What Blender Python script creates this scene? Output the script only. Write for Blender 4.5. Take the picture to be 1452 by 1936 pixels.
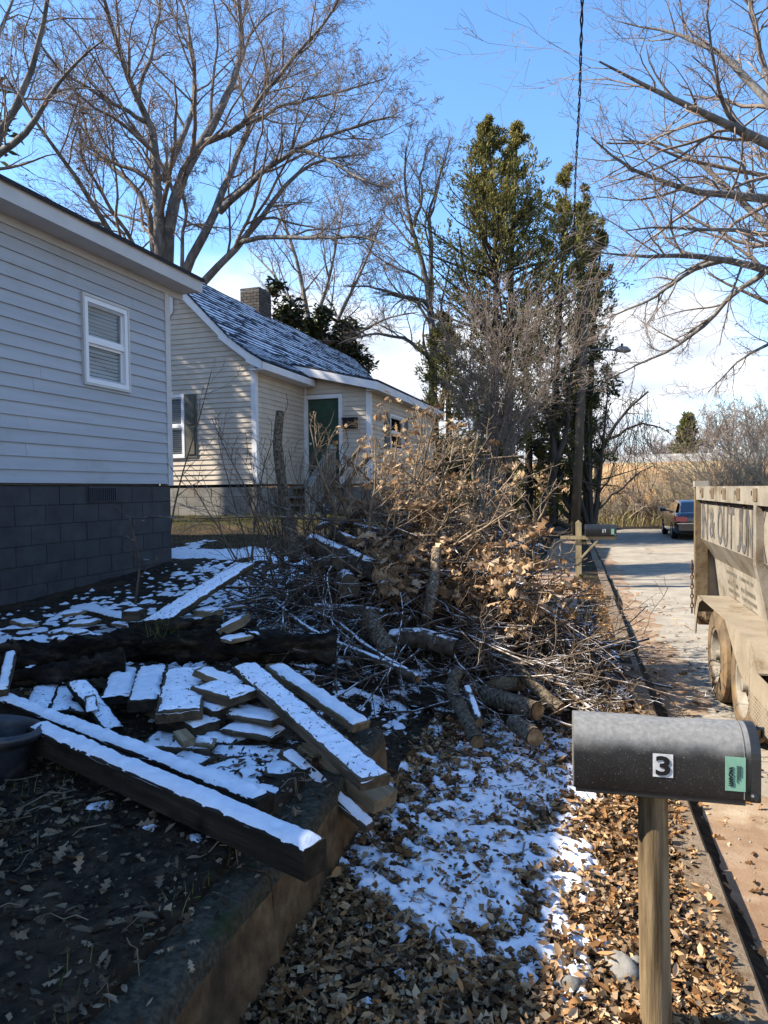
import bpy, math, random
import numpy as np
from mathutils import Vector, Matrix
for o in list(bpy.data.objects): bpy.data.objects.remove(o)
scene = bpy.context.scene
COL = scene.collection
R = math.radians
RNG = np.random.default_rng(7)
random.seed(7)
# ------------------------------------------------------------------ camera, sky, sun, exposure
CAMZ = 1.70; FPX = 1340.0; YAW = R(15.0); PITCH = R(1.8); ROLL = R(0.7)
r_ = Vector((math.cos(YAW), math.sin(YAW), 0)); f_ = Vector((-math.sin(YAW), math.cos(YAW), 0)); z_ = Vector((0, 0, 1))
FWD = f_*math.cos(PITCH) - z_*math.sin(PITCH); u_ = z_*math.cos(PITCH) + f_*math.sin(PITCH)
RT = r_*math.cos(ROLL) - u_*math.sin(ROLL); UP = u_*math.cos(ROLL) + r_*math.sin(ROLL)
cam = bpy.data.objects.new('camera', bpy.data.cameras.new('camera')); COL.objects.link(cam)
cm = Matrix((RT, UP, -FWD)).transposed().to_4x4(); cm.translation = (0, 0, CAMZ); cam.matrix_world = cm
cam.data.sensor_fit = 'VERTICAL'; cam.data.sensor_height = 36.0; cam.data.lens = 36.0*FPX/1936.0
cam.data.clip_start = 0.05; cam.data.clip_end = 3000
scene.camera = cam
SUN_EL = R(39.6); SUN_PHI = R(18.0)           # light travels towards +X and a little +Y
LDIR = Vector((math.cos(SUN_PHI)*math.cos(SUN_EL), math.sin(SUN_PHI)*math.cos(SUN_EL), -math.sin(SUN_EL)))
sun = bpy.data.objects.new('sun', bpy.data.lights.new('sun', 'SUN')); COL.objects.link(sun)
sun.data.energy = 5.0; sun.data.angle = R(0.53); sun.data.color = (1.0, 0.91, 0.77)
sun.rotation_euler = LDIR.to_track_quat('-Z', 'Y').to_euler(); sun.location = (-20, -6, 25)
world = bpy.data.worlds.new('World'); scene.world = world; world.use_nodes = True
wn = world.node_tree; wn.nodes.clear()
def wnode(t, **k):
    n = wn.nodes.new(t)
    for a, b in k.items(): setattr(n, a, b)
    return n
sky = wnode('ShaderNodeTexSky', sky_type='NISHITA', sun_disc=False)
sky.sun_elevation = SUN_EL
sky.sun_rotation = math.atan2(-LDIR.x, -LDIR.y)
sky.air_density = 1.0; sky.dust_density = 0.2; sky.ozone_density = 3.0; sky.altitude = 200
tc = wnode('ShaderNodeTexCoord'); sep = wnode('ShaderNodeSeparateXYZ'); wn.links.new(tc.outputs['Generated'], sep.inputs[0])
def wmath(op, a, b=None, c=None):
    n = wnode('ShaderNodeMath', operation=op)
    for i, v in enumerate((a, b, c)):
        if v is None: continue
        if isinstance(v, (int, float)): n.inputs[i].default_value = v
        else: wn.links.new(v, n.inputs[i])
    return n.outputs[0]
zc = wmath('ADD', wmath('MAXIMUM', sep.outputs[2], 0.0), 0.16)
cmb = wnode('ShaderNodeCombineXYZ')
wn.links.new(wmath('DIVIDE', sep.outputs[0], zc), cmb.inputs[0]); wn.links.new(wmath('DIVIDE', sep.outputs[1], zc), cmb.inputs[1])
no = wnode('ShaderNodeTexNoise'); no.inputs['Scale'].default_value = 0.62; no.inputs['Detail'].default_value = 9; no.inputs['Roughness'].default_value = 0.52
no.inputs['Distortion'].default_value = 0.25
mp = wnode('ShaderNodeMapping'); mp.inputs['Location'].default_value = (3.1, 1.7, 0.4); wn.links.new(cmb.outputs[0], mp.inputs[0]); wn.links.new(mp.outputs[0], no.inputs['Vector'])
low = wnode('ShaderNodeMapRange'); low.inputs[1].default_value = 0.10; low.inputs[2].default_value = 0.40; low.inputs[3].default_value = 0.18; low.inputs[4].default_value = -0.13
wn.links.new(sep.outputs[2], low.inputs[0])
cl = wnode('ShaderNodeMapRange', interpolation_type='SMOOTHSTEP'); cl.inputs[1].default_value = 0.51; cl.inputs[2].default_value = 0.64
wn.links.new(wmath('ADD', no.outputs['Fac'], low.outputs[0]), cl.inputs[0])
no2 = wnode('ShaderNodeTexNoise'); no2.inputs['Scale'].default_value = 2.2; no2.inputs['Detail'].default_value = 6; wn.links.new(mp.outputs[0], no2.inputs['Vector'])
crp = wnode('ShaderNodeValToRGB'); crp.color_ramp.elements[0].position = .35; crp.color_ramp.elements[0].color = (2.3, 2.55, 3.0, 1); crp.color_ramp.elements[1].position = .62; crp.color_ramp.elements[1].color = (3.5, 3.6, 3.75, 1)
wn.links.new(no2.outputs['Fac'], crp.inputs[0])
mx = wnode('ShaderNodeMix', data_type='RGBA'); wn.links.new(cl.outputs[0], mx.inputs[0]); hsv = wnode('ShaderNodeHueSaturation'); hsv.inputs['Saturation'].default_value = 1.14; wn.links.new(sky.outputs[0], hsv.inputs['Color']); wn.links.new(hsv.outputs[0], mx.inputs[6]); wn.links.new(crp.outputs[0], mx.inputs[7])
bg = wnode('ShaderNodeBackground'); bg.inputs[1].default_value = 0.14; wn.links.new(mx.outputs[2], bg.inputs[0])
wo = wnode('ShaderNodeOutputWorld'); wn.links.new(bg.outputs[0], wo.inputs[0])
scene.view_settings.view_transform = 'Standard'; scene.view_settings.look = 'None'; scene.view_settings.gamma = 1; scene.view_settings.exposure = 1.42
scene.view_settings.use_curve_mapping = False
scene.render.engine = 'CYCLES'
scene.cycles.max_bounces = 6; scene.cycles.transparent_max_bounces = 8
# ------------------------------------------------------------------ photo-pixel rays (used to measure where things stand)
def ray(x, y):
    return FWD*FPX + RT*(x-726) - UP*(y-968)
def at(x, y, d=None, X=None, Y=None, z=None):
    v = ray(x, y); o = Vector((0, 0, CAMZ))
    if d is not None: t = d/FPX
    elif z is not None: t = (z-CAMZ)/v.z
    elif X is not None: t = X/v.x
    else: t = Y/v.y
    return o + v*t
# ------------------------------------------------------------------ materials
def M(name, cols, scale=6., detail=6, rough=.85, bump=.25, bscale=50., bdist=.01, stretch=(1, 1, 1), island=False, objrand=0., snow=None, spec=.1, metal=0., trans=0., mottled=None, coord='pos', coat=0.):
    m = bpy.data.materials.new(name); m.use_nodes = True; nt = m.node_tree; N = nt.nodes; L = nt.links
    b = N['Principled BSDF']; b.inputs['Roughness'].default_value = rough; b.inputs['Specular IOR Level'].default_value = spec; b.inputs['Metallic'].default_value = metal
    if coat: b.inputs['Coat Weight'].default_value = coat; b.inputs['Coat Roughness'].default_value = .08
    geo = N.new('ShaderNodeNewGeometry'); pos = geo.outputs['Position']
    if coord == 'obj':
        t = N.new('ShaderNodeTexCoord'); pos = t.outputs['Object']
    mp = N.new('ShaderNodeMapping'); mp.inputs['Scale'].default_value = stretch; L.new(pos, mp.inputs[0])
    nz = N.new('ShaderNodeTexNoise'); nz.inputs['Scale'].default_value = scale; nz.inputs['Detail'].default_value = detail; nz.inputs['Roughness'].default_value = .6; L.new(mp.outputs[0], nz.inputs['Vector'])
    if not isinstance(cols[0], (list, tuple)): cols = [cols]
    if len(cols[0]) == 3: cols = [(.3+.4*i/max(1, len(cols)-1), c) for i, c in enumerate(cols)]
    rp = N.new('ShaderNodeValToRGB'); e = rp.color_ramp.elements
    while len(e) < len(cols): e.new(.5)
    if len(cols) == 1: e.remove(e[1])
    for q, (p, c) in zip(e, cols): q.position = p; q.color = (*c, 1)
    if island: L.new(geo.outputs['Random Per Island'], rp.inputs[0])
    else: L.new(nz.outputs['Fac'], rp.inputs[0])
    col = rp.outputs[0]
    if mottled:      # (scale, lo, hi, colour): patches of another colour (stain, dirt, wear)
        n2 = N.new('ShaderNodeTexNoise'); n2.inputs['Scale'].default_value = mottled[0]; n2.inputs['Detail'].default_value = 7; n2.inputs['Roughness'].default_value = .65; L.new(pos, n2.inputs['Vector'])
        mr = N.new('ShaderNodeMapRange'); mr.inputs[1].default_value = mottled[1]; mr.inputs[2].default_value = mottled[2]; L.new(n2.outputs['Fac'], mr.inputs[0])
        x = N.new('ShaderNodeMix'); x.data_type = 'RGBA'; L.new(mr.outputs[0], x.inputs[0]); L.new(col, x.inputs[6]); x.inputs[7].default_value = (*mottled[3], 1); col = x.outputs[2]
    if objrand:
        oi = N.new('ShaderNodeObjectInfo'); mr = N.new('ShaderNodeMapRange'); mr.inputs[3].default_value = 1-objrand; mr.inputs[4].default_value = 1+objrand; L.new(oi.outputs['Random'], mr.inputs[0])
        hs = N.new('ShaderNodeHueSaturation'); L.new(mr.outputs[0], hs.inputs['Value']); L.new(col, hs.inputs['Color']); col = hs.outputs[0]
    if snow:         # (normal z threshold, noise scale, width)
        sp = N.new('ShaderNodeSeparateXYZ'); L.new(geo.outputs['Normal'], sp.inputs[0])
        n3 = N.new('ShaderNodeTexNoise'); n3.inputs['Scale'].default_value = snow[1]; n3.inputs['Detail'].default_value = 8; n3.inputs['Roughness'].default_value = .7; L.new(pos, n3.inputs['Vector'])
        ad = N.new('ShaderNodeMath'); ad.operation = 'MULTIPLY_ADD'; L.new(n3.outputs['Fac'], ad.inputs[0]); ad.inputs[1].default_value = 1.6; L.new(sp.outputs[2], ad.inputs[2])
        mr = N.new('ShaderNodeMapRange'); mr.inputs[1].default_value = snow[0]+.8; mr.inputs[2].default_value = snow[0]+.8+snow[2]; L.new(ad.outputs[0], mr.inputs[0])
        x = N.new('ShaderNodeMix'); x.data_type = 'RGBA'; L.new(mr.outputs[0], x.inputs[0]); L.new(col, x.inputs[6]); x.inputs[7].default_value = (.86, .88, .92, 1); col = x.outputs[2]
    L.new(col, b.inputs['Base Color'])
    if bump:
        nb = N.new('ShaderNodeTexNoise'); nb.inputs['Scale'].default_value = bscale; nb.inputs['Detail'].default_value = 8; nb.inputs['Roughness'].default_value = .65; L.new(mp.outputs[0], nb.inputs['Vector'])
        bp = N.new('ShaderNodeBump'); bp.inputs['Strength'].default_value = bump; bp.inputs['Distance'].default_value = bdist; L.new(nb.outputs['Fac'], bp.inputs['Height']); L.new(bp.outputs[0], b.inputs['Normal'])
    if trans:
        tr = N.new('ShaderNodeBsdfTranslucent'); L.new(col, tr.inputs[0]); ms = N.new('ShaderNodeMixShader'); ms.inputs[0].default_value = trans
        L.new(b.outputs[0], ms.inputs[1]); L.new(tr.outputs[0], ms.inputs[2]); L.new(ms.outputs[0], N['Material Output'].inputs[0])
    return m
def glass_mat(name, tint=(.7, .75, .8)):
    m = bpy.data.materials.new(name); m.use_nodes = True; nt = m.node_tree; N = nt.nodes; L = nt.links
    t = N.new('ShaderNodeBsdfTransparent'); t.inputs[0].default_value = (*tint, 1); g = N.new('ShaderNodeBsdfGlossy'); g.inputs['Roughness'].default_value = .02; g.inputs[0].default_value = (.9, .9, .9, 1)
    fr = N.new('ShaderNodeFresnel'); fr.inputs[0].default_value = 1.4; ms = N.new('ShaderNodeMixShader'); hf = N.new('ShaderNodeMath'); hf.operation = 'MULTIPLY'; hf.inputs[1].default_value = .6; L.new(fr.outputs[0], hf.inputs[0])
    L.new(hf.outputs[0], ms.inputs[0]); L.new(t.outputs[0], ms.inputs[1]); L.new(g.outputs[0], ms.inputs[2]); L.new(ms.outputs[0], N['Material Output'].inputs[0])
    return m
# ------------------------------------------------------------------ mesh helpers
def mesh_np(name, V, F, mat, smooth=False):
    """V (n,3) array; F list of index arrays (each (m,k))."""
    me = bpy.data.meshes.new(name); V = np.asarray(V, np.float32).reshape(-1, 3)
    if not isinstance(F, list): F = [F]
    F = [np.asarray(f, np.int32) for f in F if len(f)]
    me.vertices.add(len(V)); me.vertices.foreach_set('co', V.ravel())
    nl = sum(f.size for f in F); me.loops.add(nl); me.loops.foreach_set('vertex_index', np.concatenate([f.ravel() for f in F]))
    tot = np.concatenate([np.full(len(f), f.shape[1], np.int32) for f in F]); st = np.concatenate([[0], np.cumsum(tot)[:-1]]).astype(np.int32)
    me.polygons.add(len(tot)); me.polygons.foreach_set('loop_start', st); me.polygons.foreach_set('loop_total', tot)
    if smooth: me.polygons.foreach_set('use_smooth', np.ones(len(tot), bool))
    if mat: me.materials.append(mat)
    me.update(calc_edges=True)
    return me
class MB:
    def __init__(s): s.v = []; s.f = []
    def add(s, vs, fs):
        n = len(s.v); s.v += [tuple(v) for v in vs]; s.f += [tuple(i+n for i in f) for f in fs]; return s
    def box(s, a, b):
        (x0, y0, z0), (x1, y1, z1) = a, b
        return s.add([(x0, y0, z0), (x1, y0, z0), (x1, y1, z0), (x0, y1, z0), (x0, y0, z1), (x1, y0, z1), (x1, y1, z1), (x0, y1, z1)],
                     [(3, 2, 1, 0), (4, 5, 6, 7), (0, 1, 5, 4), (1, 2, 6, 5), (2, 3, 7, 6), (3, 0, 4, 7)])
    def bar(s, p, q, w, h, up=(0, 0, 1), w2=None, h2=None):
        p = Vector(p); q = Vector(q); t = (q-p).normalized(); up = Vector(up); sd = t.cross(up)
        if sd.length < 1e-4: sd = Vector((1, 0, 0))
        sd.normalize(); u = sd.cross(t).normalized(); w2 = w if w2 is None else w2; h2 = h if h2 is None else h2; vs = []
        for c, a, b in ((p, w, h), (q, w2, h2)):
            vs += [c-sd*a/2-u*b/2, c+sd*a/2-u*b/2, c+sd*a/2+u*b/2, c-sd*a/2+u*b/2]
        return s.add(vs, [(3, 2, 1, 0), (4, 5, 6, 7), (0, 1, 5, 4), (1, 2, 6, 5), (2, 3, 7, 6), (3, 0, 4, 7)])
    def prism(s, pts, axis, a, b):
        """closed 2-D outline extruded along axis ('x','y','z') from a to b"""
        n = len(pts)
        def mk(p, c): return (c, p[0], p[1]) if axis == 'x' else (p[0], c, p[1]) if axis == 'y' else (p[0], p[1], c)
        vs = [mk(p, a) for p in pts]+[mk(p, b) for p in pts]
        return s.add(vs, [tuple(range(n-1, -1, -1)), tuple(range(n, 2*n))]+[(i, (i+1) % n, n+(i+1) % n, n+i) for i in range(n)])
    def tube(s, pts, rad, n=8, cap=True):
        pts = [Vector(p) for p in pts]; K = len(pts); rad = rad if hasattr(rad, '__len__') else [rad]*K
        t0 = (pts[1]-pts[0]).normalized(); a = t0.orthogonal().normalized(); vs = []
        for i, p in enumerate(pts):
            t = (pts[min(i+1, K-1)]-pts[max(i-1, 0)]).normalized(); a = (a-t*a.dot(t)).normalized(); b = t.cross(a)
            vs += [p+(a*math.cos(2*math.pi*j/n)+b*math.sin(2*math.pi*j/n))*rad[i] for j in range(n)]
        fs = [(i*n+j, i*n+(j+1) % n, (i+1)*n+(j+1) % n, (i+1)*n+j) for i in range(K-1) for j in range(n)]
        if cap: fs += [tuple(range(n-1, -1, -1)), tuple((K-1)*n+j for j in range(n))]
        return s.add(vs, fs)
    def mesh(s, name, mat, smooth=False):
        me = bpy.data.meshes.new(name); me.from_pydata([tuple(v) for v in s.v], [], s.f)
        if mat: me.materials.append(mat)
        if smooth:
            me.polygons.foreach_set('use_smooth', [True]*len(me.polygons))
        me.update(); return me
def link(name, me, parent=None, loc=None, kind=None):
    o = bpy.data.objects.new(name, me); COL.objects.link(o)
    if parent is not None: o.parent = parent
    if loc is not None: o.location = loc
    if kind: o['kind'] = kind
    return o
def ob(name, mb, mat, parent=None, smooth=False, kind=None, off=None):
    """off: subtract this origin (parent's world position) from world coordinates"""
    if off is not None: mb.v = [(v[0]-off[0], v[1]-off[1], v[2]-off[2]) for v in mb.v]
    return link(name, mb.mesh(name, mat, smooth), parent, kind=kind)
def tag(o, label, cat=None, group=None, kind=None):
    o['label'] = label
    if cat: o['category'] = cat
    if group: o['group'] = group
    if kind: o['kind'] = kind
    return o
def thing(name, label, cat, loc=(0, 0, 0), rotz=0., group=None):
    o = bpy.data.objects.new(name, None); COL.objects.link(o); o.location = loc; o.rotation_euler = (0, 0, rotz); o.empty_display_size = .1
    return tag(o, label, cat, group)
def smooth_angle(o, ang=40):
    me = o.data; me.polygons.foreach_set('use_smooth', [True]*len(me.polygons)); me.set_sharp_from_angle(angle=R(ang))
# ---- many tubes / branches at once (numpy)
def nrm(a): return a/np.maximum(np.linalg.norm(a, axis=-1, keepdims=True), 1e-9)
def tubes(P, Rd, S=4):
    N, K, _ = P.shape
    T = np.empty_like(P); T[:, 1:-1] = P[:, 2:]-P[:, :-2]; T[:, 0] = P[:, 1]-P[:, 0]; T[:, -1] = P[:, -1]-P[:, -2]; T = nrm(T)
    ref = np.where(np.abs(T[:, :1, 2:3]) < .8, np.array([0, 0, 1.]), np.array([1., 0, 0])); A = nrm(np.cross(T, np.broadcast_to(ref, T.shape))); B = np.cross(T, A)
    an = np.arange(S)*2*np.pi/S
    V = P[:, :, None]+(A[:, :, None]*np.cos(an)[:, None]+B[:, :, None]*np.sin(an)[:, None])*Rd[:, :, None, None]
    base = (np.arange(N)*K*S)[:, None, None]; k = (np.arange(K-1)*S)[None, :, None]; j = np.arange(S)[None, None]; j2 = (j+1) % S
    q = np.stack(np.broadcast_arrays(base+k+j, base+k+j2, base+k+S+j2, base+k+S+j), -1).reshape(-1, 4)
    return V.reshape(-1, 3), q
class NB:
    """collects numpy geometry"""
    def __init__(s): s.V = []; s.F = {}; s.n = 0
    def add(s, V, F):
        s.V.append(V)
        for f in (F if isinstance(F, list) else [F]): s.F.setdefault(f.shape[1], []).append(f+s.n)
        s.n += len(V); return s
    def obj(s, name, mat, parent=None, smooth=False, off=(0, 0, 0), kind=None):
        if not s.V: return None
        V = np.concatenate(s.V)-np.array(off); me = mesh_np(name, V, [np.concatenate(f) for f in s.F.values()], mat, smooth)
        return link(name, me, parent, kind=kind)
def resample(pts, K):
    pts = np.asarray(pts, float); d = np.r_[0, np.cumsum(np.linalg.norm(np.diff(pts, axis=0), axis=1))]; t = np.linspace(0, d[-1], K)
    # smooth Catmull-like: interpolate then relax
    q = np.stack([np.interp(t, d, pts[:, i]) for i in range(3)], 1)
    for _ in range(2): q[1:-1] = q[1:-1]*.5+(q[:-2]+q[2:])*.25
    return q
def grow(P, Rd, m, ang, lr, K=6, wander=.18, up=.05, tmin=.25, rr=.6, rng=RNG, rend=.25, lmin=.0, lmax=99, rmin=.004, lensc=None, tlen=.6):
    """children of polylines P (N,K0,3): m per parent"""
    N, K0, _ = P.shape; L = np.linalg.norm(np.diff(P, axis=1), axis=2).sum(1)
    t = tmin+(1-tmin)*(np.arange(m)[None]+rng.random((N, m)))/m; idx = t*(K0-1); i0 = np.minimum(idx.astype(int), K0-2); fr = (idx-i0)[..., None]
    n = np.arange(N)[:, None]; base = P[n, i0]*(1-fr)+P[n, i0+1]*fr; tan = nrm(P[n, i0+1]-P[n, i0]); rad = (Rd[n, i0]*(1-fr[..., 0])+Rd[n, i0+1]*fr[..., 0])
    rv = rng.normal(size=tan.shape); perp = nrm(rv-(rv*tan).sum(-1, keepdims=True)*tan)
    a = np.radians(ang)*(.6+.8*rng.random((N, m)))[..., None]; d = nrm(tan*np.cos(a)+perp*np.sin(a)+np.array([0, 0, up]))
    ln = np.clip(L[:, None]*lr*(1.15-tlen*t)*(.55+.8*rng.random((N, m))), lmin, lmax)
    base = base.reshape(-1, 3); d = d.reshape(-1, 3); ln = ln.reshape(-1); rad = np.maximum(rad.reshape(-1)*rr*(.7+.5*rng.random(N*m)), rmin)
    Q = np.empty((N*m, K, 3)); Q[:, 0] = base; st = (ln/(K-1))[:, None]
    for k in range(1, K):
        d = nrm(d+rng.normal(size=d.shape)*wander+np.array([0, 0, up*.5])); Q[:, k] = Q[:, k-1]+d*st
    tt = np.linspace(0, 1, K)[None]; RR = np.maximum(rad[:, None]*(1-(1-rend)*tt), rmin*.8)
    return Q, RR
def scatter(tv, tf, pos, rot, sc):
    """template verts (n,3), faces list; pos (N,3), rot (N,3,3), sc (N,) or (N,3)"""
    tv = np.asarray(tv, float); N = len(pos); sc = np.asarray(sc); sc = sc[:, None, None] if sc.ndim == 1 else sc[:, None, :]
    V = np.einsum('nij,nkj->nki', rot, tv[None]*sc)+pos[:, None]; out = []
    for f in tf: out.append((np.asarray(f)[None]+(np.arange(N)*len(tv))[:, None, None]).reshape(-1, np.asarray(f).shape[1]))
    return V.reshape(-1, 3), out
def randrot(N, tilt=1.0, rng=RNG, normal=None):
    """random rotations whose local z leans from world z by up to about `tilt` rad"""
    az = rng.random(N)*2*np.pi; tl = np.abs(rng.normal(size=N))*tilt; ax = rng.random(N)*2*np.pi
    n = np.stack([np.sin(tl)*np.cos(ax), np.sin(tl)*np.sin(ax), np.cos(tl)], 1); x = np.stack([np.cos(az), np.sin(az), np.zeros(N)], 1)
    x = nrm(x-(x*n).sum(1, keepdims=True)*n); y = np.cross(n, x)
    return np.stack([x, y, n], 2)
def interp(x, xs, ys): return np.interp(x, xs, ys)
def sstep(x, a, b):
    t = np.clip((x-a)/(b-a), 0, 1); return t*t*(3-2*t)
_g = np.random.default_rng(3).random((64, 64, 8))
def vnoise(x, y, s, k=0):
    """value noise, periodic 64 cells"""
    x = np.asarray(x, float)*s; y = np.asarray(y, float)*s; xi = np.floor(x).astype(int); yi = np.floor(y).astype(int); fx = x-xi; fy = y-yi; fx = fx*fx*(3-2*fx); fy = fy*fy*(3-2*fy)
    g = _g[..., k]; a = g[xi % 64, yi % 64]; b = g[(xi+1) % 64, yi % 64]; c = g[xi % 64, (yi+1) % 64]; d = g[(xi+1) % 64, (yi+1) % 64]
    return (a*(1-fx)+b*fx)*(1-fy)+(c*(1-fx)+d*fx)*fy
def fbm(x, y, s, o=4, k=0): return sum(vnoise(x, y, s*2**i, (k+i) % 8)*.5**i for i in range(o))/sum(.5**i for i in range(o))
# ------------------------------------------------------------------ terrain
WALL_X = -0.90; WALL_END = 3.05
def dip(Y): return -.28*sstep(np.asarray(Y, float), 10, 28)
def hgt(X, Y, noise=True):
    X = np.asarray(X, float); Y = np.asarray(Y, float)
    yard = interp(Y, [-3, 2, 6, 8.4, 13, 17, 25, 36], [.58, .58, .64, .78, 1.22, 1.2, 1.0, .6])
    edge = interp(Y, [-3, 4, 8, 14, 25, 36], [.53, .53, .6, .68, .6, .4])
    nearstrip = interp(X, [-.9, -.2, .45], [.27, .15, .085]); farstrip = .10
    strip = nearstrip+(farstrip-nearstrip)*sstep(Y, 3.5, 7.5)
    # right of the wall / bank
    yardz = edge+(yard-edge)*sstep(-X, 1.2, 5.2)
    up_wall = np.where(X < WALL_X-.10, yardz+.05, strip)
    up_bank = strip+(yardz-strip)*sstep(-X, .72, 2.1)
    w = sstep(Y, WALL_END-.25, WALL_END+.5); z = up_wall*(1-w)+up_bank*w
    z = np.where(X > .5, -.06, z)
    z = np.where(X > 5.6, -.06+.35*sstep(X, 5.6, 8), z)
    # road end and rise of the far ground
    z = np.where((X > .3), np.maximum(z, -.06+.12*sstep(Y, 33.5, 35)), z)
    z = z+dip(Y)+0.9*sstep(Y, 37.5, 41)
    z = np.where(Y > 60, z-.5*sstep(Y, 60, 90), z)
    if noise:
        a = np.where((X > .5) & (X < 5.6) & (Y < 34), 0, 1); z = z+a*((fbm(X, Y, 1.3, 4, 1)-.5)*.06+(fbm(X, Y, 9., 3, 3)-.5)*.025)
        z = z+(fbm(X, Y, .11, 3, 5)-.5)*.8*sstep(np.abs(X+1)+np.abs(Y-8)*.3, 14, 40)
    return z
def gz(x, y): return float(hgt(np.array([x]), np.array([y]))[0])
def grid_obj(name, xs, ys, zf, mat, **k):
    X, Y = np.meshgrid(xs, ys); Z = zf(X, Y); V = np.stack([X, Y, Z], -1).reshape(-1, 3); nx = len(xs); ny = len(ys)
    i = np.arange(ny-1)[:, None]*nx+np.arange(nx-1)[None]; F = np.stack([i, i+1, i+nx+1, i+nx], -1).reshape(-1, 4)
    return link(name, mesh_np(name, V, F, mat, True), **k)
m_dirt = M('soil', [(.3, (.010, .008, .006)), (.5, (.028, .021, .014)), (.72, (.075, .054, .034))], scale=18, bump=.9, bscale=40, bdist=.03, mottled=(.9, .50, .72, (.10, .06, .035)))
xs = np.unique(np.round(np.concatenate([np.linspace(-900, -40, 14), np.linspace(-40, -9, 32), np.linspace(-9, -3, 61), np.linspace(-3, -1.02, 50), np.linspace(-1.02, -.86, 8), np.linspace(-.86, .5, 46), np.linspace(.5, 12, 40), np.linspace(12, 60, 20), np.linspace(60, 900, 14)]), 4))
ys = np.unique(np.round(np.concatenate([np.linspace(-900, -10, 12), np.linspace(-10, 0, 26), np.linspace(0, 8, 140), np.linspace(8, 16, 60), np.linspace(16, 60, 90), np.linspace(60, 1500, 20)]), 4))
ground = grid_obj('ground', xs, ys, hgt, m_dirt, kind='structure')
# ---- road
m_road = M('old_asphalt', [(.3, (.20, .172, .135)), (.5, (.28, .246, .195)), (.7, (.35, .31, .25))], scale=2.6, bump=.8, bscale=160, bdist=.006, rough=.9, mottled=(.9, .56, .72, (.30, .225, .15)))
nt_ = m_road.node_tree; N_ = nt_.nodes; b_ = N_['Principled BSDF']; src_ = b_.inputs['Base Color'].links[0].from_socket; g_ = N_.new('ShaderNodeNewGeometry'); wz_ = N_.new('ShaderNodeTexNoise'); wz_.inputs['Scale'].default_value = 2.2; wz_.inputs['Detail'].default_value = 5; nt_.links.new(g_.outputs['Position'], wz_.inputs['Vector']); va_ = N_.new('ShaderNodeVectorMath'); va_.operation = 'MULTIPLY_ADD'; va_.inputs[1].default_value = (.9, .9, 0); nt_.links.new(wz_.outputs['Color'], va_.inputs[0]); nt_.links.new(g_.outputs['Position'], va_.inputs[2])
vo_ = N_.new('ShaderNodeTexVoronoi'); vo_.feature = 'DISTANCE_TO_EDGE'; vo_.inputs['Scale'].default_value = .33; nt_.links.new(va_.outputs[0], vo_.inputs['Vector']); mr_ = N_.new('ShaderNodeMapRange'); mr_.inputs[1].default_value = .002; mr_.inputs[2].default_value = .006; mr_.inputs[3].default_value = .55; mr_.inputs[4].default_value = 0; nt_.links.new(vo_.outputs['Distance'], mr_.inputs[0]); xx_ = N_.new('ShaderNodeMix'); xx_.data_type = 'RGBA'; nt_.links.new(mr_.outputs[0], xx_.inputs[0]); nt_.links.new(src_, xx_.inputs[6]); xx_.inputs[7].default_value = (.07, .055, .04, 1); nt_.links.new(xx_.outputs[2], b_.inputs['Base Color'])
def roadz(X, Y): return dip(Y)+.03*sstep(X, .6, 3)+(fbm(X, Y, 1.5, 3, 2)-.5)*.02
road = grid_obj('road', np.linspace(.52, 5.9, 50), np.concatenate([np.linspace(-12, 12, 160), np.linspace(12.4, 34.5, 60)]), roadz, m_road, kind='structure')
# red clay washed along the gutter: a thin sheet with a ragged edge
m_clay = M('washed_clay', [(.3, (.17, .105, .062)), (.55, (.25, .17, .11)), (.75, (.31, .235, .165))], scale=5, bump=.5, bscale=90, bdist=.008, mottled=(2.2, .48, .66, (.36, .29, .205)))
def clayz(X, Y):
    e = .60+.42*fbm(Y*0, Y, .55, 4, 4)*interp(Y, [0, 3, 7, 12, 34], [1.1, .9, 1.1, .6, .2])+.5*(fbm(X, Y, 2.2, 5, 6)-.42)
    return roadz(X, Y)+.010+np.clip((e-X)*.06, -.05, .02)+(fbm(X, Y, 8, 3, 2)-.5)*.006
clay = grid_obj('gutter_dirt', np.linspace(.56, 2.4, 60), np.concatenate([np.linspace(-2, 12, 220), np.linspace(12.2, 34, 70)]), clayz, m_clay, kind='structure')
# ---- kerb stones, each a length of concrete
m_kerb = M('kerb_concrete', [(.3, (.13, .10, .07)), (.5, (.22, .17, .12)), (.7, (.30, .235, .165))], scale=5, bump=.8, bscale=50, bdist=.015, objrand=.15, mottled=(5, .46, .62, (.11, .07, .04)))
kerb = tag(bpy.data.objects.new('kerb', None), 'worn concrete kerb along the road edge'); COL.objects.link(kerb); kerb['kind'] = 'structure'
y = -1.2
while y < 33:
    L_ = 1.5; dp = float(dip(y)); j = random.uniform(-.012, .012); mb = MB(); dz = random.uniform(-.012, .012)
    mb.prism([(.42+j, -.1+dp), (.585+j, -.1+dp), (.575+j, .085+dz+dp), (.56+j, .105+dz+dp), (.43+j, .11+dz+dp)], 'y', y+.006, y+L_-.006); ob('kerb_stone', mb, m_kerb, kerb); y += L_
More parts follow.
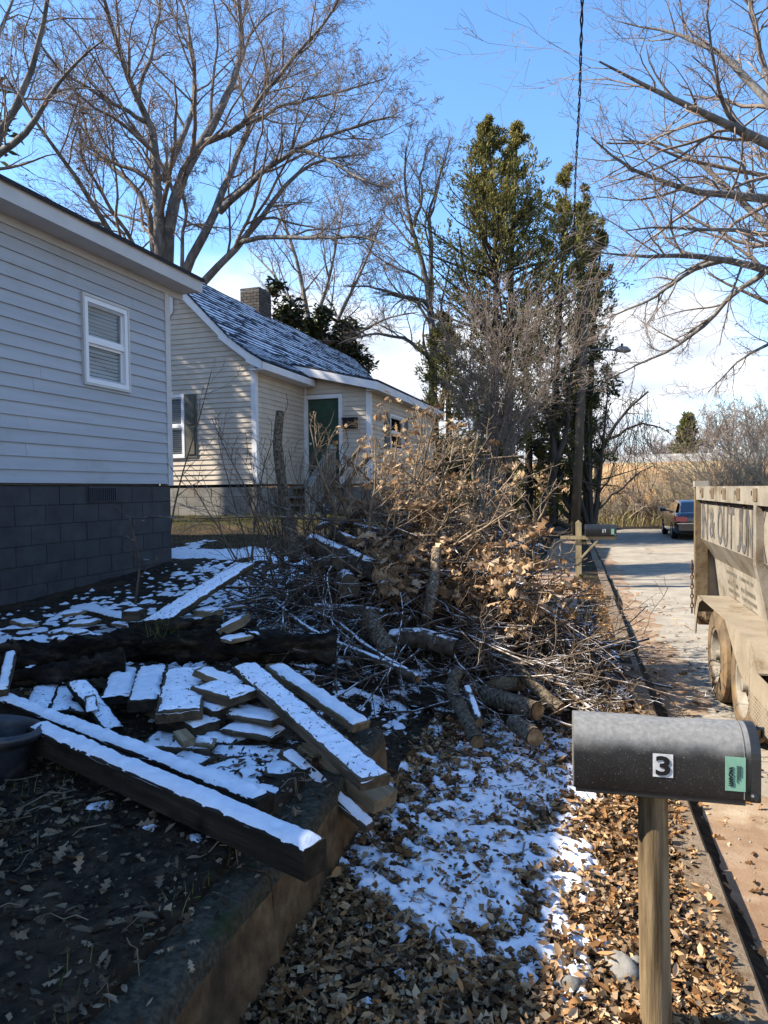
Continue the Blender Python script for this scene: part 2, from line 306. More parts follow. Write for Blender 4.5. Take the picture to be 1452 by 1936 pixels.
# ---- pavement slabs beyond the brush pile
m_slab = M('pavement_slab', [(.3, (.20, .15, .105)), (.55, (.30, .23, .165)), (.75, (.38, .31, .235))], scale=3, bump=.4, bscale=60, objrand=.12, mottled=(2.5, .45, .65, (.22, .12, .07)))
walk = tag(bpy.data.objects.new('pavement', None), 'broken concrete pavement slabs partly buried in dirt'); COL.objects.link(walk); walk['kind'] = 'structure'
y = 5.2
while y < 26:
    L_ = random.uniform(1.0, 1.35)
    for q in range(1):
        x0 = -.68+random.uniform(-.03, .03); x1 = .04+random.uniform(-.03, .03); t = random.uniform(-.02, .02)+float(dip(y)); mb = MB()
        mb.add([(x0, y+.02, -.4), (x1, y+.02, -.4), (x1, y+L_-.05, -.4), (x0, y+L_-.05, -.4), (x0, y+.02, .118+t), (x1, y+.02, .112+float(dip(y))), (x1, y+L_-.05, .112+float(dip(y))), (x0, y+L_-.05, .122+float(dip(y)))],
               [(3, 2, 1, 0), (4, 5, 6, 7), (0, 1, 5, 4), (1, 2, 6, 5), (2, 3, 7, 6), (3, 0, 4, 7)])
        ob('slab', mb, m_slab, walk)
    y += L_
# ---- retaining wall, cast concrete stained by clay
m_wall = M('stained_concrete', [(.28, (.075, .046, .024)), (.5, (.19, .12, .062)), (.72, (.29, .20, .115))], scale=12, bump=1., bscale=130, bdist=.02, mottled=(1.6, .52, .68, (.035, .034, .028)))
m_moss = M('mossy_concrete', [(.34, (.032, .028, .02)), (.5, (.06, .052, .037)), (.66, (.10, .086, .06))], scale=55, bump=.7, bscale=90, bdist=.02, mottled=(6, .55, .7, (.03, .04, .015)))
def wall_piece(y0, y1, n, seed):
    r = np.random.default_rng(seed); mb = MB(); ys_ = np.linspace(y0, y1, n); prof = [(-.98, .10), (-.845, .10), (-.855, .2), (-.865, .3), (-.875, .4), (-.885, .50), (-.893, .538), (-.905, .549), (-1.0, .552), (-1.08, .548), (-1.15, .545), (-1.15, .1)]
    for y in ys_:
        for (x, z) in prof:
            k = 1 if -1.1 < x < -.9 or z > .15 else 0
            mb.v.append((x+k*(float(fbm(y, z, 4, 3, seed))-.5)*.03, y, z+(float(fbm(y, x, 5, 3, seed+1))-.5)*.016*(z > .4)))
    k = len(prof)
    for i in range(n-1):
        for j in range(k-1): mb.f.append((i*k+j, i*k+j+1, (i+1)*k+j+1, (i+1)*k+j))
    mb.f.append(tuple(range(k-1, -1, -1))); mb.f.append(tuple((n-1)*k+j for j in range(k)))
    return mb
rw = thing('retaining_wall', 'low clay-stained concrete retaining wall holding up the yard', 'wall', (-.98, 2, .1))
for a, b, s in ((-1.5, 1.93, 1), (1.945, 3.25, 2)):
    w_ = wall_piece(a, b, int((b-a)*30), s); cap = MB(); cap.v = list(w_.v); k = 12; cap.f = [f for f in w_.f if len(f) == 4 and all(5 <= i % k <= 10 for i in f)]; w_.f = [f for f in w_.f if f not in set(cap.f)]
    o = ob('wall_section', w_, m_wall, rw, off=(-.98, 2, .1)); smooth_angle(o, 28); o2 = ob('mossy_cap', cap, m_moss, o, off=(-.98, 2, .1)); smooth_angle(o2, 28)
# ---- far railway embankment
m_bank = M('red_bank', [(.3, (.30, .17, .08)), (.5, (.42, .26, .13)), (.7, (.48, .34, .19))], scale=.7, bump=.7, bscale=3, bdist=.3, mottled=(.35, .5, .62, (.30, .24, .12)))
def bankz(X, Y): return .2+3.0*sstep(Y, 40, 46.5)-2.0*sstep(Y, 51, 60)+(fbm(X, Y, .5, 4, 2)-.5)*.5*sstep(Y, 39, 42)*(1-sstep(Y, 45.5, 46.5))-.5*(1-sstep(Y, 38.5, 39.5))
bank = grid_obj('embankment', np.linspace(-40, 70, 120), np.linspace(38, 60, 50), bankz, m_bank, kind='structure')
m_ballast = M('ballast', [(.35, (.16, .15, .135)), (.5, (.30, .285, .26)), (.65, (.42, .40, .365))], scale=2.2, bump=1, bscale=5, bdist=.15)
mb = MB(); mb.prism([(46.2, 3.0), (51.5, 3.0), (50.2, 3.72), (47.4, 3.72)], 'x', -40, 70); o = ob('railway_ballast', mb, m_ballast, kind='structure')
# ------------------------------------------------------------------ houses
class Frame:
    def __init__(s, root, zb): s.root = root; s.zb = zb; s.mw = Matrix.Translation(root.location) @ Matrix.Rotation(root.rotation_euler.z, 4, 'Z'); s.inv = s.mw.inverted()
    def ob(s, name, mb, mat, parent=None, smooth=False):
        mb.v = [(v[0], v[1], v[2]-s.zb) for v in mb.v]; return ob(name, mb, mat, parent or s.root, smooth)
    def hit(s, px, py, plane):
        """pixel -> local point on plane ('x',c) or ('y',c); z is absolute"""
        o = s.inv @ Vector((0, 0, CAMZ)); d = (s.inv.to_3x3() @ ray(px, py)); i = 0 if plane[0] == 'x' else 1
        t = (plane[1]-o[i])/d[i]; p = o+d*t; return Vector((p.x, p.y, p.z+s.zb))
def mapper(face, c):
    if face == '+x': return lambda u, v, z: (c+v, u, z)
    return lambda u, v, z: (u, c-v, z)
def slab(mb, m, u0, u1, v0, v1, z0, z1):
    P = [m(u, v, z) for z in (z0, z1) for (u, v) in ((u0, v0), (u1, v0), (u1, v1), (u0, v1))]
    return mb.add(P, [(3, 2, 1, 0), (4, 5, 6, 7), (0, 1, 5, 4), (1, 2, 6, 5), (2, 3, 7, 6), (3, 0, 4, 7)])
def siding(F, parent, m, a0, a1, z0, z1, expo, openings, mat, proud=.022):
    """lapped boards: each board is a part; openings = [(u0,u1,z0,z1)]; a0/a1 functions of z"""
    n = int(math.ceil((z1-z0)/expo-.05))
    for i in range(n):
        zb = z0+i*expo; zt = min(zb+expo+.004, z1)
        spans = [(a0(zb), a1(zb), a0(zt), a1(zt))]; zm = (zb+zt)/2
        for (u0, u1, w0, w1) in openings:
            if not (w0 < zm < w1): continue
            new = []
            for s in spans:
                if u0 > s[0] and u0 < s[1]: new.append((s[0], u0, s[2], u0))
                if u1 < s[1] and u1 > s[0]: new.append((u1, s[1], u1, s[3]))
                if u0 >= s[1] or u1 <= s[0]: new.append(s)
            spans = new
        cut = []
        for s in spans:
            while s[1]-s[0] > 3.2 and s[0] == s[2]:
                x_ = s[0]+random.uniform(1.2, 2.9)
                if s[1]-x_ < .6: break
                cut.append((s[0], x_-.0015, s[2], x_-.0015)); s = (x_+.0015, s[1], x_+.0015, s[3])
            cut.append(s)
        for s in cut:
            if s[1]-s[0] < .03: continue
            q = random.uniform(-.0015, .0015); mb = MB(); t1 = max(s[3], s[2]+.01)
            mb.add([m(s[0], 0, zb), m(s[1], 0, zb), m(s[1], proud+q, zb), m(s[0], proud+q, zb), m(s[2], -.004, zt), m(t1, -.004, zt), m(t1, .003, zt), m(s[2], .003, zt)],
                   [(3, 2, 1, 0), (4, 5, 6, 7), (0, 1, 5, 4), (1, 2, 6, 5), (2, 3, 7, 6), (3, 0, 4, 7)])
            F.ob('siding_board', mb, mat, parent)
def window(F, parent, m, u0, u1, z0, z1, mats, blinds=True, grille=False):
    fr, gl, bl, dk = mats; w = .055; mb = MB()
    slab(mb, m, u0, u1, -.05, .040, z1-w, z1); slab(mb, m, u0, u1, -.05, .046, z0, z0+w*.9); slab(mb, m, u0, u0+w, -.05, .043, z0+w*.9, z1-w); slab(mb, m, u1-w, u1, -.05, .043, z0+w*.9, z1-w)
    win = F.ob('window', mb, fr, parent)
    zm = (z0+z1)/2; mb = MB(); slab(mb, m, u0+w, u1-w, -.02, .030, zm-.025, zm+.025); F.ob('meeting_rail', mb, fr, win)
    mb = MB()
    for (a, b, dv) in ((zm+.025, z1-w, .0), (z0+w*.9, zm-.025, -.012)):
        for (p, q, r, s) in ((u0+w, u0+w+.03, a, b), (u1-w-.03, u1-w, a, b), (u0+w+.03, u1-w-.03, a, a+.03), (u0+w+.03, u1-w-.03, b-.03, b)): slab(mb, m, p, q, -.03+dv, .012+dv, r, s)
    F.ob('sash', mb, fr, win)
    for (a, b, dv) in ((zm, z1-w, -.005), (z0+w, zm, -.015)):
        mb = MB(); mb.add([m(u0+w, dv, a), m(u1-w, dv, a), m(u1-w, dv, b), m(u0+w, dv, b)], [(0, 1, 2, 3)]); F.ob('pane', mb, gl, win)
    if blinds:
        mb = MB(); z = z0+w+.02
        while z < z1-w-.01:
            a = .011+random.uniform(-.002, .002); tl = random.uniform(.014, .018); mb.add([m(u0+w, -.05, z-tl), m(u1-w, -.05, z-tl), m(u1-w, -.028, z+tl), m(u0+w, -.028, z+tl)], [(0, 1, 2, 3)]); z += .043
        F.ob('blinds', mb, bl, win)
    mb = MB(); slab(mb, m, u0+.02, u1-.02, -.12, -.115, z0, z1); F.ob('dark_interior', mb, dk, win)
    return win
def blocks(F, parent, m, u0, u1, z0, z1, bw, bh, mat, mat_joint, skip=None, first=0.):
    """block foundation: mortar core plus one object per block"""
    mb = MB(); slab(mb, m, u0, u1, -.2, -.008, z0-.4, z1); F.ob('mortar', mb, mat_joint, parent); row = 0; z = z1-bh
    while z > z0-bh*1.2:
        u = u0-(bw/2 if row % 2 else 0)+first
        while u < u1:
            a = max(u, u0)+.002; b = min(u+bw, u1)-.002
            if b-a > .03 and not (skip and a < skip[1] and b > skip[0] and z < skip[3] and z+bh > skip[2]):
                q = random.uniform(-.003, .003); mb = MB(); e = .004
                P = [m(a, -.014, z+.002), m(b, -.014, z+.002), m(b, -.014, z+bh-.002), m(a, -.014, z+bh-.002), m(a+e, q, z+.002+e), m(b-e, q, z+.002+e), m(b-e, q, z+bh-.002-e), m(a+e, q, z+bh-.002-e)]
                mb.add(P, [(4, 5, 6, 7), (0, 1, 5, 4), (1, 2, 6, 5), (2, 3, 7, 6), (3, 0, 4, 7)]); F.ob('block', mb, mat, parent)
            u += bw
        row += 1; z -= bh
m_sid1 = M('grey_siding', [(.35, (.35, .36, .378)), (.65, (.40, .41, .428))], scale=3, bump=.12, bscale=30, stretch=(1, .3, 4), rough=.55, objrand=.025, mottled=(1.3, .58, .8, (.30, .295, .28)))
m_trim1 = M('grey_trim', [(.35, (.47, .45, .43)), (.65, (.53, .51, .485))], scale=3, bump=.1, rough=.55, mottled=(2, .6, .8, (.36, .33, .29)))
m_found1 = M('dark_painted_block', [(.3, (.042, .0415, .043)), (.6, (.058, .0575, .059)), (.8, (.074, .073, .074))], scale=5, bump=.7, bscale=60, bdist=.008, rough=.7, objrand=.03, mottled=(2, .55, .75, (.075, .073, .07)))
m_found1j = M('dark_joint', [(.042, .0415, .043)], bump=.6)
m_white = M('white_trim', [(.3, (.62, .61, .60)), (.7, (.72, .71, .70))], scale=4, bump=.08, rough=.5, mottled=(3, .62, .8, (.5, .47, .43)))
m_sash = M('white_vinyl', [(.72, .72, .72)], bump=0, rough=.4)
m_glass = glass_mat('window_glass')
m_blind = M('blind_slats', [(.82, .82, .80)], bump=0, rough=.5)
m_dark = M('dark_room', [(.012, .012, .014)], bump=0)
m_shing_d = M('dark_shingle', [(.3, (.02, .02, .022)), (.7, (.045, .045, .05))], scale=30, bump=.5, bscale=120, snow=(1.5, 3, .25))
m_vent = M('vent_metal', [(.05, .052, .058)], rough=.6, bump=.2)
# ---------- left grey house (its road-facing eave wall)
hp = at(322, 915, d=9.4); h1 = thing('grey_house', 'grey lap-sided house on a dark painted block foundation at the left edge', 'house', (hp.x, hp.y, .5), R(-2.5))
F1 = Frame(h1, .5); m1 = mapper('+x', 0.0); ZS1 = hp.z; ZE1 = ZS1+2.54; Y0 = -12.0
print('left house', hp, 'soffit', F1.hit(315, 546, ('x', 0)), 'foundation corner', F1.hit(320, 1065, ('x', 0)), F1.hit(0, 1145, ('x', 0)), 'fascia end', F1.hit(383, 555, ('x', .35)), F1.hit(0, 372, ('x', .35)))
wa = F1.hit(153, 556, ('x', 0)); wb = F1.hit(157, 722, ('x', 0)); wc = F1.hit(236, 590, ('x', 0)); wd = F1.hit(238, 738, ('x', 0)); print('win', wa, wb, wc, wd)
wu0, wu1, wz0, wz1 = (wa.y+wb.y)/2, (wc.y+wd.y)/2, (wb.z+wd.z)/2, (wa.z+wc.z)/2
mb = MB(); mb.box((-8.4, Y0, ZS1-.02), (-.16, -.01, ZE1+.02)); F1.ob('wall', mb, m_sid1)
mb = MB(); mb.prism([(-8.4, ZE1), (-.17, ZE1), (-4.2, ZE1+1.6)], 'y', -.10, -.02); F1.ob('gable_wall', mb, m_sid1)
siding(F1, h1, m1, lambda z: Y0, lambda z: -.075, ZS1, ZE1, .133, [(wu0+.02, wu1-.02, wz0+.02, wz1-.02)], m_sid1, proud=.024)
# fill strips behind boards so that no light leaks (except at the window)
for (a, b, c, d) in ((Y0, wu0, ZS1, ZE1), (wu1, -.02, ZS1, ZE1), (wu0, wu1, ZS1, wz0), (wu0, wu1, wz1, ZE1)):
    mb = MB(); slab(mb, m1, a, b, -.155, -.006, c, d); F1.ob('sheathing', mb, m_sid1)
window(F1, h1, m1, wu0, wu1, wz0, wz1, (m_sash, m_glass, m_blind, m_dark))
mb = MB()
slab(mb, m1, wu0-.03, wu0, 0, .05, wz0-.03, wz1+.03); slab(mb, m1, wu1, wu1+.03, 0, .05, wz0-.03, wz1+.03); slab(mb, m1, wu0, wu1, 0, .052, wz1, wz1+.03); slab(mb, m1, wu0, wu1, 0, .052, wz0-.03, wz0); F1.ob('window_casing', mb, m_trim1)
mb = MB(); mb.box((-.10, -.075, ZS1-.02), (.030, .030, ZE1)); F1.ob('corner_trim', mb, m_trim1)
blocks(F1, h1, m1, Y0, .0, .55, ZS1-.03, .40, .20, m_found1, m_found1j, skip=None)
mb = MB(); mb.box((-8.3, -.2, .3), (-.01, -.02, ZS1-.03)); F1.ob('foundation_return', mb, m_found1)
va = F1.hit(166, 916, ('x', 0)); vb = F1.hit(218, 948, ('x', 0)); mb = MB(); slab(mb, m1, va.y, vb.y, .003, .018, vb.z, va.z-.02)
vent = F1.ob('foundation_vent', mb, m_vent)
for i in range(13):
    u = va.y+.02+(vb.y-va.y-.04)*i/12; mb = MB(); slab(mb, m1, u-.007, u+.004, .018, .032, vb.z+.015, va.z-.04); F1.ob('vent_bar', mb, m_vent, vent)
# eave: soffit, frieze, fascia, roof
EO = .34; YE = F1.hit(383, 555, ('x', EO)).y; SL = .0
def ez(y): return ZE1+.045
def eave_slab(name, x0, x1, dz0, dz1, mat, y0=Y0-.3, y1=None):
    y1 = YE if y1 is None else y1; mb = MB()
    mb.add([(x0, y0, ez(y0)+dz0), (x1, y0, ez(y0)+dz0), (x1, y1, ez(y1)+dz0), (x0, y1, ez(y1)+dz0), (x0, y0, ez(y0)+dz1), (x1, y0, ez(y0)+dz1), (x1, y1, ez(y1)+dz1), (x0, y1, ez(y1)+dz1)],
           [(3, 2, 1, 0), (4, 5, 6, 7), (0, 1, 5, 4), (1, 2, 6, 5), (2, 3, 7, 6), (3, 0, 4, 7)]); return F1.ob(name, mb, mat)
eave_slab('soffit', -.02, EO-.022, -.015, .0, m_trim1); eave_slab('frieze', .004, .035, -.10, -.018, m_trim1); eave_slab('fascia', EO-.02, EO, -.03, .165, m_trim1)
mb = MB(); P = []
for y in (Y0-.3, YE+.02):
    P += [(EO+.035, y, ez(y)+.16), (-4.2, y, ez(y)+.16+4.57*.36), (-8.8, y, ez(y)+.16), (-8.8, y, ez(y)+.12), (-4.2, y, ez(y)+.12+4.57*.36), (EO+.035, y, ez(y)+.12)]
mb.add(P, [(0, 1, 2, 3, 4, 5), (11, 10, 9, 8, 7, 6)]+[(i, (i+1) % 6, 6+(i+1) % 6, 6+i) for i in range(6)]); F1.ob('roof', mb, m_shing_d)
mb = MB(); P = []
for y in (YE-.02, YE): P += [(EO-.02, y, ez(y)-.03), (EO-.02, y, ez(y)+.12), (-4.2, y, ez(y)+.12+4.57*.36), (-4.2, y, ez(y)-.06+4.57*.36)]
mb.add(P, [(0, 1, 2, 3), (7, 6, 5, 4), (0, 1, 5, 4), (1, 2, 6, 5), (2, 3, 7, 6), (3, 0, 4, 7)]); F1.ob('rake_board', mb, m_trim1)
# ---------- second house
m_sid2 = M('tan_siding', [(.35, (.47, .40, .315)), (.65, (.545, .47, .375))], scale=3, bump=.1, bscale=30, rough=.5, objrand=.03, mottled=(1.1, .6, .8, (.42, .37, .30)))
m_block2 = M('grey_block', [(.3, (.17, .16, .14)), (.6, (.25, .235, .205)), (.8, (.30, .28, .245))], scale=6, bump=.6, bscale=70, objrand=.12, mottled=(2.5, .55, .75, (.20, .14, .09)))
m_joint2 = M('grey_mortar', [(.13, .12, .105)], bump=.4)
m_roof2 = M('blue_black_shingle', [(.35, (.02, .023, .033)), (.65, (.05, .056, .075))], scale=12, bump=.6, bscale=90, objrand=.25, mottled=(26, .60, .70, (.40, .44, .52)))
m_snowroof = M('roof_snow', [(.35, (.66, .69, .74)), (.65, (.80, .82, .86))], scale=20, bump=.3, rough=.6)
m_green = M('green_door', [(.35, (.035, .062, .042)), (.65, (.05, .082, .056))], scale=4, bump=.05, rough=.4)
m_shut = M('olive_shutter', [(.4, (.10, .095, .075)), (.6, (.13, .125, .10))], scale=5, bump=.1, rough=.5)
m_rail = M('weathered_rail', [(.3, (.16, .145, .12)), (.6, (.26, .24, .20))], scale=4, stretch=(1, 1, 6), bump=.3)
m_brick = M('chimney_brick', [(.3, (.06, .052, .045)), (.6, (.11, .096, .082))], scale=8, bump=.5, objrand=.2)
m_lampm = M('lamp_black', [(.02, .02, .022)], rough=.35, bump=0)
m_bulb = M('lamp_glass', [(.6, .6, .58)], rough=.2, bump=0)
cp = at(485, 915, d=14.4); h2 = thing('tan_house', 'tan vinyl-sided house with snowy steep roof and green door', 'house', (cp.x, cp.y, 1.0), R(-2.5))
F2 = Frame(h2, 1.0); ZS2 = cp.z; mg = mapper('-y', 0.0); mx_ = mapper('+x', 0.0)
ap = F2.hit(300, 486, ('y', -.25)); eb = F2.hit(490, 690, ('x', .0)); print('apex', ap, 'eave', eb, 'ZS2', ZS2)
HW = 2.12; ZE2 = ZS2+2.42; APX = -HW; PT = (ap.z-.12-ZE2)/HW; LEN2 = 11.6
def rake(z): return (z-ZE2)/PT if z > ZE2 else 0.
op_w = [(-HW-.42, -HW+.42, ZS2+.52, ZS2+1.75)]
mb = MB(); mb.prism([(-2*HW+.02, ZS2), (-.16, ZS2), (-.16, ZE2), (-HW, ZE2+HW*PT-.1), (-2*HW+.02, ZE2)], 'y', .16, LEN2-.02); F2.ob('wall', mb, m_sid2)
wx0 = F2.hit(326, 800, ('y', 0)).x; wx1 = F2.hit(350, 800, ('y', 0)).x; wzt = F2.hit(349, 746, ('y', 0)).z; wzb = F2.hit(349, 866, ('y', 0)).z; print('gable window', wx0, wx1, wzt, wzb)
W2 = (wx1-.88, wx1, wzb, wzt)
siding(F2, h2, mg, lambda z: -2*HW-rake(z) if z <= ZE2 else -2*HW+rake(z), lambda z: -.02-(rake(z)), ZS2, ZE2+HW*PT-.02, .105, [(W2[0]+.02, W2[1]-.02, W2[2]+.02, W2[3]-.02)], m_sid2)
for (a, b, c, d) in ((-2*HW, W2[0], ZS2, ZE2), (W2[1], -.01, ZS2, ZE2), (W2[0], W2[1], ZS2, W2[2]), (W2[0], W2[1], W2[3], ZE2)):
    mb = MB(); slab(mb, mg, a, b, -.155, -.006, c, d); F2.ob('sheathing', mb, m_sid2)
mb = MB(); mb.prism([(-2*HW, ZE2), (-.01, ZE2), (-HW, ZE2+HW*PT)], 'y', .006, .15); F2.ob('gable_sheathing', mb, m_sid2)
window(F2, h2, mg, *W2, (m_sash, m_glass, m_blind, m_dark))
# shutter with two raised panels
sx0 = F2.hit(352, 800, ('y', 0)).x; sx1 = F2.hit(373, 800, ('y', 0)).x
for (a, b) in ((sx0, sx1), (W2[0]-(sx1-sx0)-.02, W2[0]-.02)):
    mb = MB(); slab(mb, mg, a, b, .0, .035, wzb, wzt); sh = F2.ob('shutter', mb, m_shut); zm = (wzb+wzt)/2
    for (c, d) in ((wzb+.07, zm-.03), (zm+.03, wzt-.07)):
        mb = MB(); slab(mb, mg, a+.05, b-.05, .035, .05, c, d); F2.ob('shutter_panel', mb, m_shut, sh)
# octagon gable vent
vz = F2.hit(322, 578, ('y', 0)).z; vx = -HW; mb = MB(); oc = [(vx+.30*math.cos(R(22.5+45*i)), vz+.36*math.sin(R(22.5+45*i))) for i in range(8)]; mb.prism(oc, 'y', -.05, .0); gv = F2.ob('gable_vent', mb, m_white)
for i in range(9):
    zz = vz-.26+i*.065; mb = MB(); slab(mb, mg, vx-.2, vx+.2, .05, .062, zz-.02, zz+.012); F2.ob('louvre', mb, m_white, gv)
mb = MB(); mb.box((-.075, -.032, ZS2), (.032, .075, ZE2)); F2.ob('corner_trim', mb, m_white)
# rake boards (white), steep roof of shingle courses
OV = .28; FL = .32
def roof_pt(s):   # along the slope from ridge (0) to flared eave (1): local x, z of the top surface
    x = -HW+(HW+FL)*s; z = ZE2+HW*PT-(HW+FL)*s*PT*(1-.10*max(0, s-.7)/.3)+.09; return x, z
for side in (0, 1):
    for a, b in ((0, .6), (.6, .85), (.85, 1.0)):
        xa, za = roof_pt(a); xb, zb = roof_pt(b); mb = MB(); P = []
        if side: xa, xb = -2*HW-xa, -2*HW-xb
        for y in (-OV, -OV+.03): P += [(xa, y, za-.02), (xb, y, zb-.02), (xb, y, zb-.19), (xa, y, za-.24)]
        mb.add(P, [(0, 1, 2, 3), (7, 6, 5, 4), (0, 1, 5, 4), (1, 2, 6, 5), (2, 3, 7, 6), (3, 0, 4, 7)]); F2.ob('rake_board', mb, m_white)
NC = 26
for i in range(NC):
    s0 = i/NC; s1 = (i+1.25)/NC; xa, za = roof_pt(s0); xb, zb = roof_pt(min(s1, 1.015)); mb = MB(); y0 = -OV-.03; n = 60; P = []
    ysr = np.linspace(y0, LEN2+OV, n); 
    for k, y in enumerate(ysr):
        w = random.uniform(-.012, .012); P += [(xa, y, za+.006), (xb+w, y, zb+.022-w*PT), (xb+w, y, zb+.006-w*PT), (xa, y, za-.01)]
    fs = [(k*4+j, k*4+(j+1) % 4, k*4+4+(j+1) % 4, k*4+4+j) for k in range(n-1) for j in range(4)]+[(3, 2, 1, 0), (n*4-4, n*4-3, n*4-2, n*4-1)]
    mb.add(P, fs); sc_o = F2.ob('shingle_course', mb, m_roof2); sn = MB(); ns = 150; yy = np.linspace(y0+.05, LEN2+OV-.05, ns); wv = fbm(yy*1.0, yy*0+i*3.7, 1.3, 4, 2)*.9+vnoise(yy, yy*0+i*1.9, 9, 3)*.5-.30+.10*math.sin(i*1.7)
    for k in range(ns-1):
        if wv[k] < .05 and wv[k+1] < .05: continue
        q_ = []
        for kk in (k, k+1):
            sa = (i+.28)/NC; sb = (i+.28+min(.72, max(0., wv[kk])*1.25))/NC; xa_, za_ = roof_pt(sa); xb_, zb2 = roof_pt(min(sb, 1.0)); q_ += [(xa_, yy[kk], za_+.030), (xb_, yy[kk], zb2+.036)]
        sn.add([q_[0], q_[1], q_[3], q_[2]], [(0, 1, 2, 3)])
    if sn.v: F2.ob('snow', sn, m_snowroof, sc_o)['kind'] = 'stuff'
x1, z1 = roof_pt(1.0); x0, z0 = roof_pt(0); mb = MB(); dp = [roof_pt(q)[0:2] for q in (0, .7, .8, .9, 1.0)]; P = []
for y in (-OV, LEN2+OV): P += [(-2*HW-x, y, z-.035) for x, z in dp[::-1]]+[(x, y, z-.035) for x, z in dp[1:]]
m9 = len(P)//2; mb.add(P, [(k, k+1, m9+k+1, m9+k) for k in range(m9-1)]); F2.ob('roof_deck', mb, m_roof2)
mb = MB(); mb.box((x1-.02, -OV, z1-.17), (x1+.012, 2.35, z1-.025)); F2.ob('eave_fascia', mb, m_white)
mb = MB(); mb.box((.0, -OV+.03, z1-.17), (x1-.02, 2.4, z1-.15)); F2.ob('eave_soffit', mb, m_white)
# eave wall piece facing the road (between gable and addition)
YA = F2.hit(576, 860, ('x', 0)).y; print('addition wall y', YA); YA = min(max(YA, 2.0), 3.4)
siding(F2, h2, mx_, lambda z: .075, lambda z: YA, ZS2, ZE2-.02, .105, [], m_sid2)
mb = MB(); mb.box((-.15, .05, ZS2), (-.006, YA+.05, ZE2)); F2.ob('sheathing', mb, m_sid2)
mb = MB(); mb.box((.024, YA-.05, ZS2), (.07, YA-.004, ZE2-.05)); F2.ob('downspout', mb, m_white)
# chimney with bricks
ch = F2.hit(488, 590, ('x', -HW-.1)); print('chimney', ch); cy = ch.y; ctop = F2.hit(488, 556, ('x', -HW-.1)).z; zc0 = ZE2+HW*PT-.75
mb = MB(); mb.box((-HW-.42, cy-.38, zc0), (-HW+.14, cy+.30, ctop-.01)); chm = F2.ob('chimney', mb, m_brick)
z = zc0+.35; row = 0
while z < ctop:
    for face in range(2):
        lim = .16 if face == 0 else .30
        u = -.40-(.1 if row % 2 else 0)
        while u < lim-.04:
            a = max(u, -.40)+.006; b = min(u+.2, lim)-.006; mb = MB()
            if b-a > .04:
                if face == 0: mb.box((-HW-.02+a, cy-.395-random.uniform(0, .006), z+.005), (-HW-.02+b, cy-.37, z+.07))
                else: mb.box((-HW+.13, cy+a*.95, z+.005), (-HW+.155+random.uniform(0, .006), cy+b*.95, z+.07))
                F2.ob('brick', mb, m_brick, chm)
            u += .2
    z += .077; row += 1
# foundation of the main block
blocks(F2, h2, mg, -2*HW, -.02, 1.18, ZS2-.06, .40, .195, m_block2, m_joint2); blocks(F2, h2, mx_, 0, YA, 1.18, ZS2-.06, .40, .195, m_block2, m_joint2)
mb = MB(); mb.box((-2*HW, .012, ZS2-.12), (-.03, .2, ZS2-.0)); F2.ob('sill_plate', mb, m_dark)
# ---- addition with the door
AX = F2.hit(700, 860, ('y', YA)).x; AZE = F2.hit(700, 733, ('y', YA)).z; AZT = F2.hit(545, 703, ('y', YA)).z; xT = F2.hit(545, 703, ('y', YA)).x; ASL = (AZT-AZE)/(AX-xT); AL = F2.hit(818, 860, ('x', AX)).y
print('addition', AX, AZE, AZT, xT, ASL, AL)
mA = mapper('-y', YA); mB = mapper('+x', AX)
def az(x): return AZE+(AX-x)*ASL
dx0 = F2.hit(583, 830, ('y', YA)).x; dx1 = F2.hit(642, 830, ('y', YA)).x; dzt = F2.hit(612, 754, ('y', YA)).z; dzb = ZS2+.12; DT = .09
print('door', dx0, dx1, dzt, dzb)
siding(F2, h2, mA, lambda z: .0, lambda z: min(AX-.02, AX-max(0, (z-AZE)/ASL)), ZS2, az(0), .105, [(dx0-DT, dx1+DT, ZS2-.1, dzt+DT)], m_sid2)
for (a, b, c, d) in ((0, dx0-DT, ZS2, AZE), (dx1+DT, AX-.01, ZS2, AZE), (dx0-DT, dx1+DT, dzt+DT, AZE)):
    mb = MB(); slab(mb, mA, a, b, -.155, -.006, c, d); F2.ob('sheathing', mb, m_sid2)
mb = MB(); mb.prism([(0, AZE), (AX-.01, AZE), (0, az(0))], 'y', YA+.006, YA+.15); F2.ob('gable_sheathing', mb, m_sid2)
mb = MB(); slab(mb, mA, dx0-DT, dx0, -.1, .045, ZS2, dzt+DT); slab(mb, mA, dx1, dx1+DT, -.1, .045, ZS2, dzt+DT); slab(mb, mA, dx0, dx1, -.1, .045, dzt, dzt+DT); F2.ob('door_frame', mb, m_white)
mb = MB(); slab(mb, mA, dx0, dx1, -.06, -.02, dzb-.12, dzt); door = F2.ob('door', mb, m_green); dw = dx1-dx0; dh = dzt-dzb+.12; zb_ = dzb-.12
for (c0, c1) in ((.13, .45), (.55, .87)):
    for (r0, r1) in ((.07, .38), (.44, .76), (.82, .93)):
        mb = MB(); a, b, c, d = dx0+dw*c0, dx0+dw*c1, zb_+dh*r0, zb_+dh*r1
        slab(mb, mA, a, b, -.02, -.012, c, c+.02); slab(mb, mA, a, b, -.02, -.012, d-.02, d); slab(mb, mA, a, a+.02, -.02, -.012, c+.02, d-.02); slab(mb, mA, b-.02, b, -.02, -.012, c+.02, d-.02); slab(mb, mA, a+.045, b-.045, -.02, -.013, c+.045, d-.045)
        F2.ob('door_panel', mb, m_green, door)
mb = MB(); mb.tube([mA(dx0+.07, -.02, zb_+.95), mA(dx0+.07, .02, zb_+.95), mA(dx0+.07, .045, zb_+.95), mA(dx0+.07, .06, zb_+.95)], [.012, .014, .03, .022], 10); F2.ob('door_knob', mb, m_sash, door)
